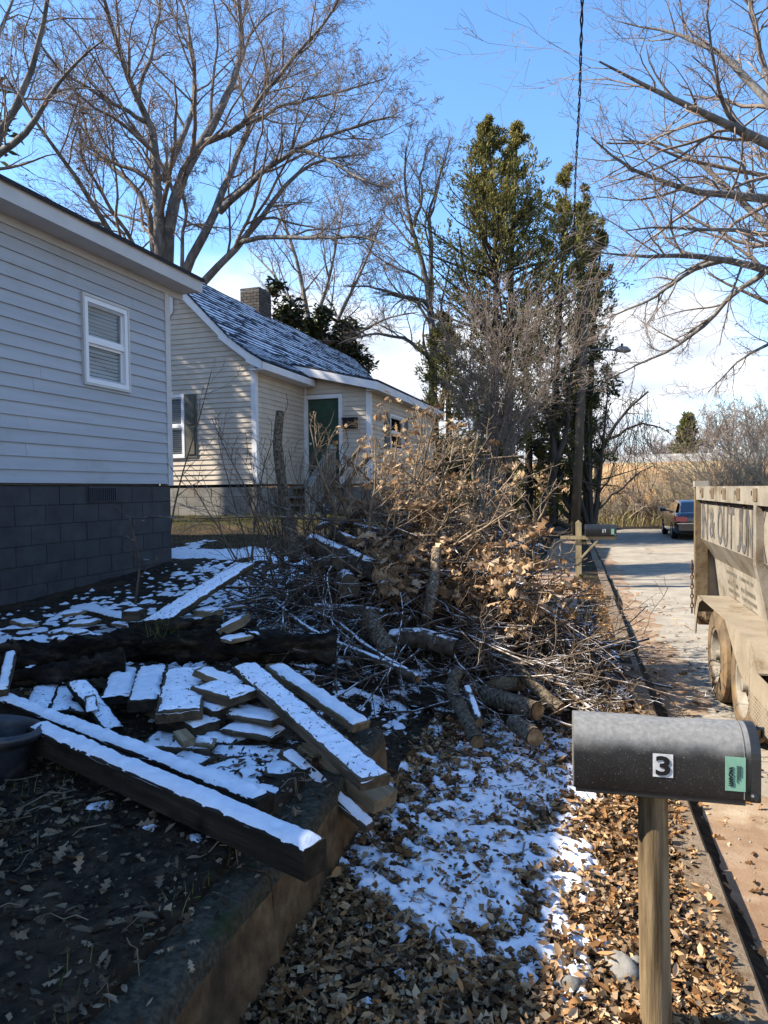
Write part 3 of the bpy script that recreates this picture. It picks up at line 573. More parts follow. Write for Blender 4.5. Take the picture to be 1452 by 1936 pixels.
mb = MB(); mb.box((AX-.075, YA-.032, ZS2), (AX+.032, YA+.075, AZE)); F2.ob('corner_trim', mb, m_white)
# side wall of the addition
sw = [F2.hit(px, py, ('x', AX)) for px, py in ((735, 782), (762, 855))]; print('side windows', sw)
ow = [(sw[0].y, sw[1].y, sw[1].z, sw[0].z)]
siding(F2, h2, mB, lambda z: YA+.075, lambda z: AL, ZS2, AZE-.02, .105, [(a+.02, b-.02, c+.02, d-.02) for a, b, c, d in ow], m_sid2)
for (a, b, c, d) in ((YA+.01, ow[0][0], ZS2, AZE), (ow[0][1], AL, ZS2, AZE), (ow[0][0], ow[0][1], ZS2, ow[0][2]), (ow[0][0], ow[0][1], ow[0][3], AZE)):
    mb = MB(); slab(mb, mB, a, b, -.15, -.006, c, d); F2.ob('sheathing', mb, m_sid2)
for w_ in ow:
    window(F2, h2, mB, *w_, (m_sash, m_glass, m_blind, m_dark), blinds=False)
    for (a, b) in ((w_[0]-.42, w_[0]-.02), (w_[1]+.02, w_[1]+.42)):
        mb = MB(); slab(mb, mB, a, b, 0, .035, w_[2], w_[3]); sh = F2.ob('shutter', mb, m_shut)
mb = MB(); mb.box((0, AL-.15, ZS2), (AX-.006, AL, AZE)); F2.ob('rear_wall', mb, m_sid2)
blocks(F2, h2, mB, YA, AL, 1.1, ZS2-.06, .40, .195, m_block2, m_joint2); blocks(F2, h2, mA, 0, AX, 1.1, ZS2-.06, .40, .195, m_block2, m_joint2)
# addition roof: low shed
OA = .30; xr0 = -.35; xr1 = AX+OA; mb = MB(); P = []
for y in (YA-.30, AL+.35): P += [(xr0, y, az(xr0)+.20), (xr1, y, az(xr1)+.20), (xr1, y, az(xr1)+.15), (xr0, y, az(xr0)+.15)]
mb.add(P, [(0, 1, 2, 3), (7, 6, 5, 4), (0, 1, 5, 4), (1, 2, 6, 5), (2, 3, 7, 6), (3, 0, 4, 7)]); F2.ob('shed_roof', mb, m_roof2)
mb = MB(); P = []
for y in (YA-.30, YA-.27): P += [(xr0+.1, y, az(xr0+.1)+.148), (xr1, y, az(xr1)+.148), (xr1, y, az(xr1)-.03), (xr0+.1, y, az(xr0+.1)-.03)]
mb.add(P, [(0, 1, 2, 3), (7, 6, 5, 4), (0, 1, 5, 4), (1, 2, 6, 5), (2, 3, 7, 6), (3, 0, 4, 7)]); F2.ob('rake_board', mb, m_white)
mb = MB(); mb.box((xr1-.03, YA-.265, az(xr1)-.03), (xr1+.001, AL+.33, az(xr1)+.145)); F2.ob('eave_fascia', mb, m_white)
mb = MB(); mb.box((AX, YA-.265, az(xr1)-.028), (xr1-.032, AL+.33, az(xr1)-.012)); F2.ob('eave_soffit', mb, m_sid2)
# porch lamp, wall letter box, steps and rail
lp = F2.hit(552, 775, ('y', YA)); mb = MB(); mb.tube([mA(lp.x, 0.0, lp.z+.05), mA(lp.x, .09, lp.z+.06)], .03, 8); mb.tube([mA(lp.x, .09, lp.z+.09), mA(lp.x, .09, lp.z+.05), mA(lp.x, .09, lp.z+.03)], [.03, .075, .08], 10); lm = F2.ob('porch_lamp', mb, m_lampm)
mb = MB(); mb.tube([mA(lp.x, .09, lp.z+.03), mA(lp.x, .09, lp.z-.04), mA(lp.x, .09, lp.z-.07)], [.05, .06, .02], 10); F2.ob('lamp_globe', mb, m_bulb, lm)
b0 = F2.hit(649, 792, ('y', YA)); b1 = F2.hit(677, 806, ('y', YA)); mb = MB(); slab(mb, mA, b0.x, b1.x, .02, .10, b1.z-.04, b0.z); wb_ = F2.ob('wall_letter_box', mb, m_lampm); mb = MB(); slab(mb, mA, b0.x-.01, b1.x+.01, .018, .115, b0.z, b0.z+.02); F2.ob('lid', mb, m_lampm, wb_)
rx = dx1+.05; st = thing('porch_steps', 'wooden porch steps with grey slatted handrail below the green door', 'steps', h2.location[:2]+(1.0,), R(-2.5)) if False else None
steps = thing('porch_steps', 'weathered steps and slatted handrail below the green door', 'steps', tuple(h2.location), R(-2.5)); FS = Frame(steps, 1.0)
mb = MB(); mb.box((dx0-.15, YA-.75, ZS2-.10), (rx+.1, YA-.03, ZS2-.04)); FS.ob('landing', mb, m_rail)
nst = 4
for i in range(nst):
    y1 = YA-.75-i*.28; zt = ZS2-.10-(i+1)*.17; mb = MB(); mb.box((dx0-.1, y1-.30, zt-.045), (rx, y1, zt)); FS.ob('tread', mb, m_rail); mb = MB(); mb.box((dx0-.1, y1-.02, zt-.17), (rx, y1, zt-.045)); FS.ob('riser', mb, m_rail)
ra = F2.hit(657, 816, ('x', rx)); rb = F2.hit(606, 902, ('x', rx)); print('rail', ra, rb)
ra = Vector((rx, YA-.55, ZS2+.86)); rb = Vector((rx, YA-2.0, ZS2-.08))
mb = MB(); mb.bar(ra, rb, .14, .04); FS.ob('handrail', mb, m_rail); mb = MB(); lo = Vector((0, 0, -.72)); mb.bar(ra+lo, rb+lo, .05, .09); FS.ob('bottom_rail', mb, m_rail)
for i in range(13):
    p = ra.lerp(rb, (i+.5)/13); mb = MB(); mb.box((rx-.018, p.y-.018, p.z-.70), (rx+.018, p.y+.018, p.z-.02)); FS.ob('baluster', mb, m_rail)
for p in (ra, rb):
    mb = MB(); mb.box((rx-.045, p.y-.045, 1.0), (rx+.045, p.y+.045, p.z-.02)); FS.ob('post', mb, m_rail)
# ---------- small far building seen past the corner
fp = at(835, 930, d=31); h3 = thing('far_shed', 'small pale sided building behind the cedar trees', 'shed', (fp.x, fp.y, .6), R(-2.5)); F3 = Frame(h3, .6)
zt3 = at(835, 872, d=31).z; zb3 = at(835, 925, d=31).z; w3 = 2.6; m3 = mapper('-y', 0); mb = MB(); mb.box((-.6, .01, zb3-.1), (w3, 4, zt3)); F3.ob('wall', mb, m_sid2)
siding(F3, h3, m3, lambda z: -.6, lambda z: w3, zb3, zt3, .16, [], m_sid2); mb = MB(); mb.box((-.6, -.02, .3), (w3, 3.9, zb3-.02)); F3.ob('foundation', mb, m_found1)
mb = MB(); mb.prism([(-.4, zt3), (2.2, zt3+1.1), (4.4, zt3), (4.4, zt3-.1), (-.4, zt3-.1)], 'x', -.8, w3+.2); F3.ob('roof', mb, m_roof2)
mb = MB(); slab(mb, m3, .9, 1.5, 0, .03, zb3+.3, zt3-.25); F3.ob('shutter', mb, m_shut)
mb = MB(); slab(mb, m3, -.1, .8, .0, .035, zb3+.1, zb3+1.0); F3.ob('dark_opening', mb, m_dark)
# ------------------------------------------------------------------ trees
m_bark = M('grey_bark', [(.3, (.07, .064, .058)), (.5, (.15, .138, .125)), (.7, (.26, .242, .22))], scale=5, stretch=(1, 1, .35), bump=.8, bscale=9, bdist=.04)
m_twig = M('twig_bark', [(.35, (.13, .10, .08)), (.65, (.25, .20, .165))], scale=1.5, bump=0)
m_twig_r = M('reddish_twig', [(.35, (.115, .08, .068)), (.65, (.20, .15, .125))], scale=1.5, bump=0)
m_dbark = M('dark_bark', [(.3, (.035, .03, .025)), (.55, (.075, .063, .05)), (.75, (.11, .095, .075))], scale=3, stretch=(1, 1, .3), bump=.8, bscale=14, bdist=.03)
m_tanTwig = M('tan_twig', [(.35, (.27, .21, .135)), (.65, (.44, .355, .245))], scale=1.2, bump=0)
m_redleaf = M('russet_leaf', [(.2, (.10, .035, .02)), (.8, (.17, .07, .035))], island=True, bump=0, trans=.25)
LEAFV = [(0, 0, 0), (.28, -.16, .05), (.62, -.20, .07), (1, 0, .02), (.62, .20, .07), (.28, .16, .05), (.5, 0, -.02)]
LEAFF = [np.array([(0, 1, 6), (1, 2, 6), (2, 3, 6), (3, 4, 6), (4, 5, 6), (5, 0, 6)])]
def limb(pts, r0, r1, K=14):
    """pts: (px, py, depth) list"""
    W = [at(p[0], p[1], d=p[2]) for p in pts]; q = resample([tuple(w) for w in W], K); t = np.linspace(0, 1, K); return q, r0+(r1-r0)*t**.8
def bare_tree(name, label, limbs, levels, base, cat='tree', bark=m_bark, twig=m_twig, S0=8, rng=None, rmin=.006, group=None, leafn=0, extra=None, wob=.0):
    rng = rng or np.random.default_rng(abs(hash(label)) % 1000 if False else sum(map(ord, label)))
    P = np.stack([l[0] for l in limbs]); Rd = np.stack([l[1] for l in limbs])
    if wob:
        K = P.shape[1]; n = rng.normal(size=P.shape)*wob; n[:, 0] = 0; n = (n+np.roll(n, 1, 1))*.5; n[:, 0] = 0; P = P+n
    root = thing(name, label, cat, base, group=group); nb = NB(); V, F = tubes(P, Rd, S0); nb.add(V, F); nb.obj('trunk', bark, root, True, base)
    nb = NB(); last = None; ends = []; prev = [(P, Rd)]
    for i, lv in enumerate(levels):
        m, ang, lr, K, S, up, wander, rr = lv; new = []
        for (p, r) in prev:
            q, R2 = grow(p, r, m, ang, lr, K=K, wander=wander, up=up, rr=rr, rng=rng, rmin=rmin, tmin=.22 if i == 0 else .12); new.append((q, R2)); V, F = tubes(q, R2, S); nb.add(V, F)
        prev = new if i else new+[(P[:, -5:], Rd[:, -5:])]
        ends = new
    nb.obj('crown', twig, root, False, base)
    if leafn:
        e = np.concatenate([q[:, -1] for q, _ in ends]); e = e[rng.integers(0, len(e), leafn)]; nb = NB(); V, F = scatter(LEAFV, LEAFF, e, randrot(leafn, 1.0, rng), .09+.05*rng.random(leafn)); nb.add(V, F); nb.obj('dry_leaves', m_redleaf, root, False, base, kind='stuff')
    return root
D = 26
ro = (322, 600, 27)
oak = [limb([(325, 640, 27), (318, 560, 27), (304, 486, 26), (301, 314, 26), (288, 235, 26), (262, 183, 25.5), (225, 120, 25), (204, 68, 24), (190, -30, 23)], 0.328, .05),
       limb([(318, 560, 27), (306, 470, 26), (330, 340, 26), (385, 270, 26.5), (425, 200, 27), (445, 150, 27.5), (462, 90, 28), (452, 10, 28), (440, -60, 29)], 0.281, .05),
       limb([(385, 270, 26.5), (465, 235, 26), (515, 160, 25), (580, 80, 24), (650, -10, 23)], 0.133, .03),
       limb([(310, 340, 26), (340, 270, 27), (365, 200, 28), (372, 130, 29), (350, 40, 30), (330, -60, 31)], 0.133, .04),
       limb([(330, 590, 27), (352, 500, 26), (385, 430, 26), (415, 400, 26), (430, 320, 27), (460, 260, 28), (490, 190, 29), (520, 100, 30)], 0.211, .04),
       limb([(415, 400, 26), (480, 340, 25), (560, 285, 24), (640, 250, 23.5), (745, 215, 23)], 0.140, .03),
       limb([(335, 600, 27), (395, 520, 26), (450, 455, 26), (510, 400, 26.5), (540, 340, 27), (600, 300, 28), (690, 290, 29)], 0.187, .03),
       limb([(450, 458, 26), (520, 448, 25), (600, 455, 24), (680, 440, 23), (740, 470, 22)], 0.109, .025),
       limb([(318, 560, 27), (280, 480, 27), (290, 400, 27), (262, 355, 27), (240, 325, 27), (175, 295, 27.5), (160, 210, 28), (130, 130, 28)], 0.172, .03),
       limb([(316, 600, 27), (255, 500, 27), (212, 440, 26), (160, 365, 25), (110, 290, 24), (60, 220, 23), (10, 140, 22)], 0.172, .03),
       limb([(290, 560, 27), (255, 465, 26.5), (205, 385, 26), (160, 320, 25), (150, 240, 24)], 0.117, .03),
       limb([(345, 520, 26), (350, 400, 25), (342, 330, 24), (370, 290, 23)], 0.086, .03),
       limb([(288, 235, 26), (240, 215, 25), (190, 180, 24), (120, 150, 23), (60, 60, 22)], 0.094, .025),
       limb([(262, 183, 25.5), (285, 110, 26), (300, 40, 27), (310, -40, 28)], 0.086, .03),
       limb([(560, 285, 24), (620, 300, 23), (690, 340, 22), (745, 360, 21.5)], 0.070, .02),
       limb([(465, 235, 26), (540, 200, 26), (620, 180, 26), (730, 150, 26)], 0.078, .02)]
b = at(325, 600, d=27)
bare_tree('oak_tree', 'huge bare spreading oak tree rising behind the grey and tan houses', oak,
          [(12, 45, .42, 8, 4, .10, .16, .55), (6, 42, .52, 6, 3, .06, .2, .55), (6, 45, .52, 5, 3, .04, .25, .6), (4, 45, .62, 3, 3, .02, .28, .7)], (b.x, b.y, gz(b.x, b.y)), leafn=260, wob=.06)
b = at(-170, 640, d=13.5)
nl = [limb([(-170, 900, 13.5), (-170, 640, 13.5), (-120, 400, 13), (0, 262, 12.5), (31, 220, 12.4), (63, 147, 12.3), (89, 37, 12.2), (96, -40, 12)], .19, .03),
      limb([(-120, 400, 13), (0, 283, 12.3), (40, 270, 12), (76, 225, 11.8), (84, 178, 11.7), (131, 141, 11.5), (157, 94, 11.4), (195, 76, 11.2)], .11, .012),
      limb([(-120, 400, 13), (-60, 200, 14), (0, 60, 15), (40, -40, 16)], .10, .02)]
bare_tree('bare_tree', 'bare tree branch with a few russet leaves reaching in at upper left', nl, [(8, 50, .35, 7, 5, .08, .2, .4), (5, 45, .5, 5, 4, .05, .22, .5), (4, 45, .5, 4, 3, .03, .25, .6)], (b.x, b.y, gz(b.x, b.y)), leafn=60, rmin=.004)
# right-hand tree leaning in over the road
rt = [limb([(1690, 1060, 15), (1680, 800, 15), (1640, 500, 14.5), (1540, 330, 14), (1452, 271, 13.5), (1384, 232, 13), (1325, 200, 12.6), (1234, 169, 12), (1140, 112, 11.5)], .34, .014),
      limb([(1640, 500, 14.5), (1540, 400, 14), (1452, 369, 14), (1395, 377, 13.7), (1325, 359, 13.5), (1227, 342, 13), (1112, 262, 12.5)], .16, .012),
      limb([(1680, 740, 15), (1560, 560, 14.5), (1452, 510, 14), (1384, 489, 14), (1325, 481, 13.6), (1246, 489, 13.3), (1110, 476, 13)], .18, .012),
      limb([(1384, 489, 14), (1325, 500, 14), (1231, 561, 14.5), (1180, 590, 15), (1110, 618, 15.5)], .06, .010),
      limb([(1560, 330, 14), (1452, 188, 15), (1403, 130, 15), (1356, 94, 15.5), (1246, 51, 16), (1170, 40, 16.5)], .14, .012),
      limb([(1452, 271, 13.5), (1376, 220, 13), (1364, 169, 12.6), (1344, 79, 12.2), (1337, -10, 12)], .06, .014),
      limb([(1640, 640, 15), (1500, 480, 15.5), (1420, 400, 16), (1330, 310, 16.5), (1240, 260, 17), (1150, 260, 17)], .15, .012),
      limb([(1452, 510, 14), (1390, 560, 14.5), (1300, 640, 15), (1210, 690, 15.5), (1130, 720, 16)], .07, .01),
      limb([(1680, 700, 15), (1560, 640, 14), (1452, 640, 13.5), (1380, 690, 13.3), (1340, 740, 13.2)], .10, .008),
      limb([(1640, 560, 15), (1500, 300, 15), (1450, 150, 15.5), (1420, 20, 16), (1400, -60, 16)], .16, .03),
      limb([(1600, 540, 14.5), (1480, 440, 13), (1400, 440, 12), (1300, 430, 11.5), (1180, 440, 11)], .10, .01)]
b = at(1690, 1060, d=15)
bare_tree('bare_tree', 'bare tree leaning over the road from the right edge', rt, [(12, 42, .32, 7, 4, .03, .2, .5), (7, 42, .5, 5, 3, .02, .24, .55), (5, 45, .5, 4, 3, .02, .28, .65)], (b.x, b.y, gz(b.x, b.y)), twig=m_twig, rmin=.0042, wob=.04)
# slim bare tree right of the house
md = [limb([(822, 960, 27), (821, 806, 27), (825, 655, 27), (814, 564, 27), (802, 514, 27), (791, 465, 27), (783, 427, 26.7), (761, 367, 26.3), (749, 314, 26), (770, 280, 26)], .27, .03),
      limb([(814, 564, 27), (814, 465, 27), (810, 412, 27.3), (825, 359, 27.6), (840, 300, 28), (850, 260, 28)], .12, .02),
      limb([(817, 594, 27), (802, 564, 26.5), (757, 560, 26), (700, 541, 25), (650, 540, 24.5)], .11, .02),
      limb([(825, 685, 27), (776, 643, 26.5), (700, 628, 26), (640, 650, 26)], .10, .02),
      limb([(783, 427, 27), (800, 380, 27.3), (795, 330, 27.6), (812, 270, 28)], .08, .02)]
b = at(822, 960, d=27)
bare_tree('bare_tree', 'slim bare tree between the tan house and the tall cedars', md, [(10, 40, .34, 7, 4, .12, .18, .5), (6, 40, .5, 5, 3, .06, .22, .55), (5, 42, .5, 4, 3, .04, .25, .6), (2, 45, .5, 3, 3, .02, .28, .7)], (b.x, b.y, gz(b.x, b.y)), wob=.05)
# pale fan of a second bare tree behind the chimney
pf = [limb([(600, 760, 38), (590, 640, 38), (575, 560, 38), (560, 480, 38), (520, 380, 38)], .25, .04), limb([(600, 700, 38), (640, 600, 38), (690, 500, 37), (720, 420, 36)], .18, .03), limb([(590, 640, 38), (560, 590, 39), (520, 520, 40), (470, 470, 41)], .14, .03), limb([(600, 700, 38), (660, 640, 37), (730, 600, 36), (790, 590, 35)], .13, .03), limb([(590, 620, 38), (620, 540, 38), (640, 440, 38), (650, 380, 38)], .14, .03)]
b = at(600, 760, d=38)
bare_tree('bare_tree', 'pale bare tree fanning out behind the chimney', pf, [(9, 38, .4, 6, 4, .1, .18, .5), (6, 40, .5, 5, 3, .06, .22, .55), (5, 42, .5, 4, 3, .04, .25, .6)], (b.x, b.y, gz(b.x, b.y)), rmin=.012)
# twiggy multi-stem shrub in front of the cedars
sh = []; rg = np.random.default_rng(11)
for i, (tx, ty) in enumerate([(836, 610), (860, 590), (890, 560), (925, 548), (950, 545), (985, 560), (1010, 560), (1050, 560), (1085, 570), (1130, 575), (870, 680), (1080, 650), (1000, 600), (905, 600)]):
    bx = 908+i*3.2; d0 = 15.5; d1 = 15.5+rg.uniform(-1.6, 1.6)
    sh.append(limb([(bx, 990, d0), (bx+(tx-bx)*.12, 860, d0), (bx+(tx-bx)*.42, 760, (d0+d1)/2), (bx+(tx-bx)*.75, 670 if ty < 640 else 730, d1), (tx, ty, d1)], .024, .007))
b = at(925, 990, d=15.5)
bare_tree('bare_shrub', 'twiggy multi-stemmed bare shrub in front of the cedars', sh, [(11, 30, .30, 6, 3, .10, .18, .55), (7, 34, .5, 4, 3, .05, .22, .6), (3, 38, .55, 3, 3, .03, .22, .7)], (b.x, b.y, gz(b.x, b.y)), cat='shrub', bark=m_bark, twig=m_twig, rmin=.0042, S0=6, wob=.03)
# ---- cedars
m_cedar = M('cedar_foliage', [(.0, (.09, .095, .032)), (.4, (.26, .24, .075)), (.8, (.38, .33, .115)), (1, (.45, .37, .17))], island=True, bump=0, rough=.7, trans=.55)
m_cedar_d = M('dark_evergreen_foliage', [(.0, (.06, .075, .032)), (.5, (.16, .17, .06)), (1, (.29, .265, .10))], island=True, bump=0, rough=.6, trans=.45)
SPV = [(0, 0, 0), (.4, .15, .05), (1, 0, 0), (.45, -.12, .03), (.35, .02, .16), (.5, 0, -.12)]; SPF = [np.array([(0, 1, 2, 3), (0, 4, 2, 5)])]
def cedar(name, label, trunk, prof, nbr, fol, d, base, seed, spray=.15, group=None, drop=.0, upc=.5, dens=30):
    """trunk px list (bottom..top); prof: list of (t, radius m)"""
    rg = np.random.default_rng(seed); q, rr = limb([(x, y, d) for x, y in trunk], .22, .03, 20); root = thing(name, label, 'tree', base, group=group); nb = NB(); V, F = tubes(q[None], rr[None], 7); nb.add(V, F)
    t = rg.random(nbr)**.85; rad = np.interp(t, [p[0] for p in prof], [p[1] for p in prof])*(.5+.8*rg.random(nbr)); idx = t*19; i0 = np.minimum(idx.astype(int), 18); o = q[i0]+(q[i0+1]-q[i0])*(idx-i0)[:, None]
    a = rg.random(nbr)*2*np.pi; dr = np.stack([np.cos(a), np.sin(a), np.full(nbr, upc)*(.35+.9*t)-drop*(1-t)], 1); K = 6; B = np.empty((nbr, K, 3)); B[:, 0] = o; dd = nrm(dr)
    for k in range(1, K): dd = nrm(dd+rg.normal(size=dd.shape)*.14+np.array([0, 0, .10])); B[:, k] = B[:, k-1]+dd*(rad/(K-1))[:, None]
    V, F = tubes(B, np.maximum(.03*rad[:, None]/2*(1-np.linspace(0, .8, K))[None], .008), 4); nb.add(V, F); nb.obj('trunk', m_dbark, root, True, base)
    T, TR = grow(B, np.full((nbr, K), .01), 7, 42, .36, K=4, wander=.2, up=.22, tmin=.15, rng=rg, tlen=.5)
    T = T[rg.random(len(T)) < .62]; C = T.reshape(-1, 4, 3); n = len(C); s = rg.random((n, dens)); j = np.minimum((s*3).astype(int), 2); fr = (s*3-j)[..., None]; nn = np.arange(n)[:, None]; pos = C[nn, j]*(1-fr)+C[nn, j+1]*fr; dirv = nrm(C[nn, j+1]-C[nn, j])
    pos = pos.reshape(-1, 3)+rg.normal(size=(n*dens, 3))*.06; x = nrm(dirv.reshape(-1, 3)+rg.normal(size=(n*dens, 3))*.55+np.array([0, 0, .15])); y = nrm(np.cross(x, rg.normal(size=x.shape))); z = np.cross(x, y)
    V, F = scatter(SPV, SPF, pos, np.stack([x, y, z], 2), spray*(.6+.7*rg.random(len(pos)))); nb = NB(); nb.add(V, F); nb.obj('crown', fol, root, False, base)
    return root
def cb(px, d): p = at(px, 985, d=d); return (p.x, p.y, gz(p.x, p.y))
cedar('cedar_tree', 'tallest olive-green cedar with a pointed double top', [(930, 990), (936, 800), (938, 500), (930, 330), (922, 238)], [(0, .2), (.15, .5), (.3, 2.2), (.45, 3.9), (.6, 3.4), (.75, 2.1), (.88, 1.05), (1, .18)], 200, m_cedar, 25, cb(930, 25), 21)
cedar('cedar_tree', 'second spire of the olive cedar, close right of the tallest', [(960, 990), (962, 700), (970, 420), (976, 320), (977, 243)], [(0, .2), (.3, 1.8), (.55, 3.1), (.75, 2.0), (.88, .9), (1, .12)], 130, m_cedar, 25.6, cb(960, 25.6), 22)
cedar('cedar_tree', 'ragged cedar with leaning spires to the right of the tallest one', [(1040, 990), (1050, 750), (1062, 520), (1066, 400), (1074, 318)], [(0, .4), (.2, 1.4), (.5, 2.4), (.7, 1.7), (.85, .9), (1, .1)], 115, m_cedar, 27, cb(1040, 27), 23)
cedar('cedar_tree', 'dark slim cedar rising behind the utility pole', [(1085, 990), (1090, 750), (1100, 560), (1105, 430), (1103, 345)], [(0, .4), (.25, 1.2), (.55, 1.3), (.75, .75), (.9, .4), (1, .1)], 110, m_cedar_d, 28, cb(1085, 28), 24)
cedar('cedar_tree', 'rightmost dark cedar spire beside the street lamp', [(1110, 990), (1115, 750), (1126, 560), (1136, 470), (1141, 418)], [(0, .4), (.3, 1.0), (.6, .95), (.85, .45), (1, .08)], 85, m_cedar_d, 28.5, cb(1110, 28.5), 25)
cedar('hemlock_tree', 'feathery low evergreen below the slim bare tree', [(850, 990), (850, 850), (846, 700), (842, 600)], [(0, .6), (.3, 2.0), (.6, 1.5), (.85, .8), (1, .2)], 110, m_cedar, 25.5, cb(850, 25.5), 26, drop=.5, upc=.2)
cedar('evergreen_tree', 'dark evergreen filling behind the twiggy shrub', [(1000, 990), (1000, 850), (996, 720), (990, 620)], [(0, 1.6), (.3, 2.4), (.7, 1.8), (1, .4)], 45, m_cedar_d, 28, cb(1000, 28), 27, drop=.3)
# ---- magnolia behind the tan house
m_mag = M('glossy_leaf', [(.0, (.012, .022, .008)), (.5, (.03, .045, .015)), (.9, (.065, .075, .025)), (1, (.13, .11, .05))], island=True, bump=0, rough=.35, spec=.5)
def broadleaf(name, label, centers, base, d, n, seed, mat, size=.22, cat='tree'):
    rg = np.random.default_rng(seed); root = thing(name, label, cat, base); limbs = []; pos = []
    for (px, py, rpx, dd) in centers:
        c = np.array(at(px, py, d=d+dd)); r = rpx*(d+dd)/FPX; k = int(n*rpx*rpx/sum(c_[2]**2 for c_ in centers)); u = nrm(rg.normal(size=(k, 3)))*(r*rg.random((k, 1))**.45)*np.array([1, 1, .85]); cl = nrm(rg.normal(size=(k//25+2, 3)))*r*.75
        w = u+0; j = rg.integers(0, len(cl), k); w[:] = u*.45+cl[j]*(.4+.6*rg.random((k, 1))); pos.append(c+w); limbs.append((resample([base, tuple(np.array(base)*.4+c*.6+np.array([0, 0, -.4])), tuple(c)], 8), np.linspace(.12, .02, 8)))
    nb = NB(); P = np.stack([l[0] for l in limbs]); Rd = np.stack([l[1] for l in limbs]); V, F = tubes(P, Rd, 5); nb.add(V, F); q, r2 = grow(P, Rd, 9, 50, .3, rng=rg); V, F = tubes(q, r2, 3); nb.add(V, F); nb.obj('trunk', m_dbark, root, True, base)
    pos = np.concatenate(pos); nb = NB(); V, F = scatter(LEAFV, LEAFF, pos, randrot(len(pos), .9, rg), size*(.6+.7*rg.random(len(pos)))); nb.add(V, F); nb.obj('crown', mat, root, False, base); return root
p = at(600, 900, d=33); broadleaf('magnolia_tree', 'dark glossy evergreen tree behind the tan house roof', [(545, 600, 42, 0), (520, 545, 22, 0), (590, 640, 46, 0), (640, 660, 46, 1), (680, 690, 32, 1), (610, 600, 26, -1), (660, 625, 28, 0)], (p.x, p.y, gz(p.x, p.y)), 33, 6500, 31, m_mag, .28)
p = at(1120, 940, d=27); broadleaf('evergreen_bush', 'dark broadleaf evergreen tangled around the foot of the pole', [(1110, 740, 34, 0), (1150, 730, 30, 0), (1060, 790, 40, 0), (985, 800, 45, 1), (1030, 850, 40, 1), (930, 800, 40, 2), (880, 860, 38, 1)], (p.x, p.y, gz(p.x, p.y)), 27, 2400, 32, m_mag, .2, 'bush')
# ---- trees, vines and brush at the end of the road
for i, (nm, lab, tl, dk) in enumerate([
    ('bare_tree', 'forked vine-hung bare tree at the end of the road', [([(1122, 992), (1126, 900), (1122, 868), (1150, 830), (1190, 765), (1225, 740)], .17), ([(1122, 868), (1098, 800), (1085, 740)], .10), ([(1150, 830), (1180, 815), (1230, 800), (1270, 820)], .08)], 33),
    ('leaning_tree', 'thick dark trunk leaning right behind the wooden mailbox post', [([(1018, 992), (1030, 940), (1052, 880), (1070, 820), (1076, 700), (1090, 640)], .16), ([(1052, 880), (1040, 820), (1020, 760)], .12)], 26),
    ('bare_tree', 'slim dark tree close left of the utility pole', [([(1052, 995), (1056, 860), (1050, 760), (1040, 680)], .11), ([(1056, 880), (1075, 820), (1110, 760)], .07)], 28),
    ('fallen_branch', 'long bare limb slanting up from the brush beyond the road', [([(1118, 975), (1160, 935), (1190, 912), (1215, 885), (1232, 880)], .09)], 32)]):
    lb = [limb([(x, y, dk) for x, y in pts], r, r*.25) for pts, r in tl]; q = at(*tl[0][0][0], d=dk)
    bare_tree(nm, lab, lb, [(9, 50, .4, 6, 4, .0, .25, .5), (6, 48, .5, 5, 3, -.03, .28, .55), (4, 45, .5, 4, 3, -.05, .28, .6)], (q.x, q.y, gz(q.x, q.y)), bark=m_dbark, twig=m_dbark if i < 3 else m_twig, rmin=.007, wob=.06)
rg = np.random.default_rng(41); n = 150; W = np.array([at(rg.uniform(1085, 1235) if rg.random() < .8 else rg.uniform(960, 1085), rg.uniform(745, 830), d=rg.uniform(29, 34)) for _ in range(n)]); ln = rg.uniform(1.0, 3.6, n); P = np.empty((n, 8, 3)); P[:, 0] = W; dd = np.tile([0, 0, -1.], (n, 1))
for k in range(1, 8): dd = nrm(dd+rg.normal(size=dd.shape)*np.array([.22, .22, .1])); P[:, k] = P[:, k-1]+dd*(ln/7)[:, None]
nb = NB(); V, F = tubes(P, np.full((n, 8), .011), 3); nb.add(V, F)
q, r2 = grow(P, np.full((n, 8), .011), 3, 60, .35, K=5, up=-.15, rng=rg, rmin=.006); V, F = tubes(q, r2, 3); nb.add(V, F)
o = nb.obj('hanging_vines', m_dbark, kind='stuff'); tag(o, 'tangle of thin vines hanging from the trees at the road end', 'vines')
def bush(name, label, px, py, d, h, n, seed, mat, spread=.55, group=None, cat='bush', rmin=.007):
    rg = np.random.default_rng(seed); c = at(px, py, d=d); z = gz(c.x, c.y); base = (c.x, c.y, z); K = 8; P = np.empty((n, K, 3)); P[:, 0] = np.array(base)+rg.normal(size=(n, 3))*np.array([.35, .35, .02]); dd = nrm(np.stack([rg.normal(size=n)*spread, rg.normal(size=n)*spread, np.ones(n)], 1)); ln = h*(.55+.55*rg.random(n))
    for k in range(1, K): dd = nrm(dd+rg.normal(size=dd.shape)*.12+np.array([0, 0, -.02])); P[:, k] = P[:, k-1]+dd*(ln/(K-1))[:, None]
    Rd = np.maximum(.03*(1-np.linspace(0, .8, K))[None]*np.ones((n, 1)), rmin); root = thing(name, label, cat, base, group=group); nb = NB(); V, F = tubes(P, Rd, 4); nb.add(V, F); nb.obj('stems', mat, root, True, base)
    nb = NB(); q, r2 = grow(P, Rd, 9, 40, .38, K=5, wander=.22, up=.05, rng=rg, rmin=rmin); V, F = tubes(q, r2, 3); nb.add(V, F); q, r2 = grow(q, r2, 4, 42, .55, K=4, wander=.25, up=.03, rng=rg, rmin=rmin*.8); V, F = tubes(q, r2, 3); nb.add(V, F); nb.obj('twigs', mat, root, False, base); return root
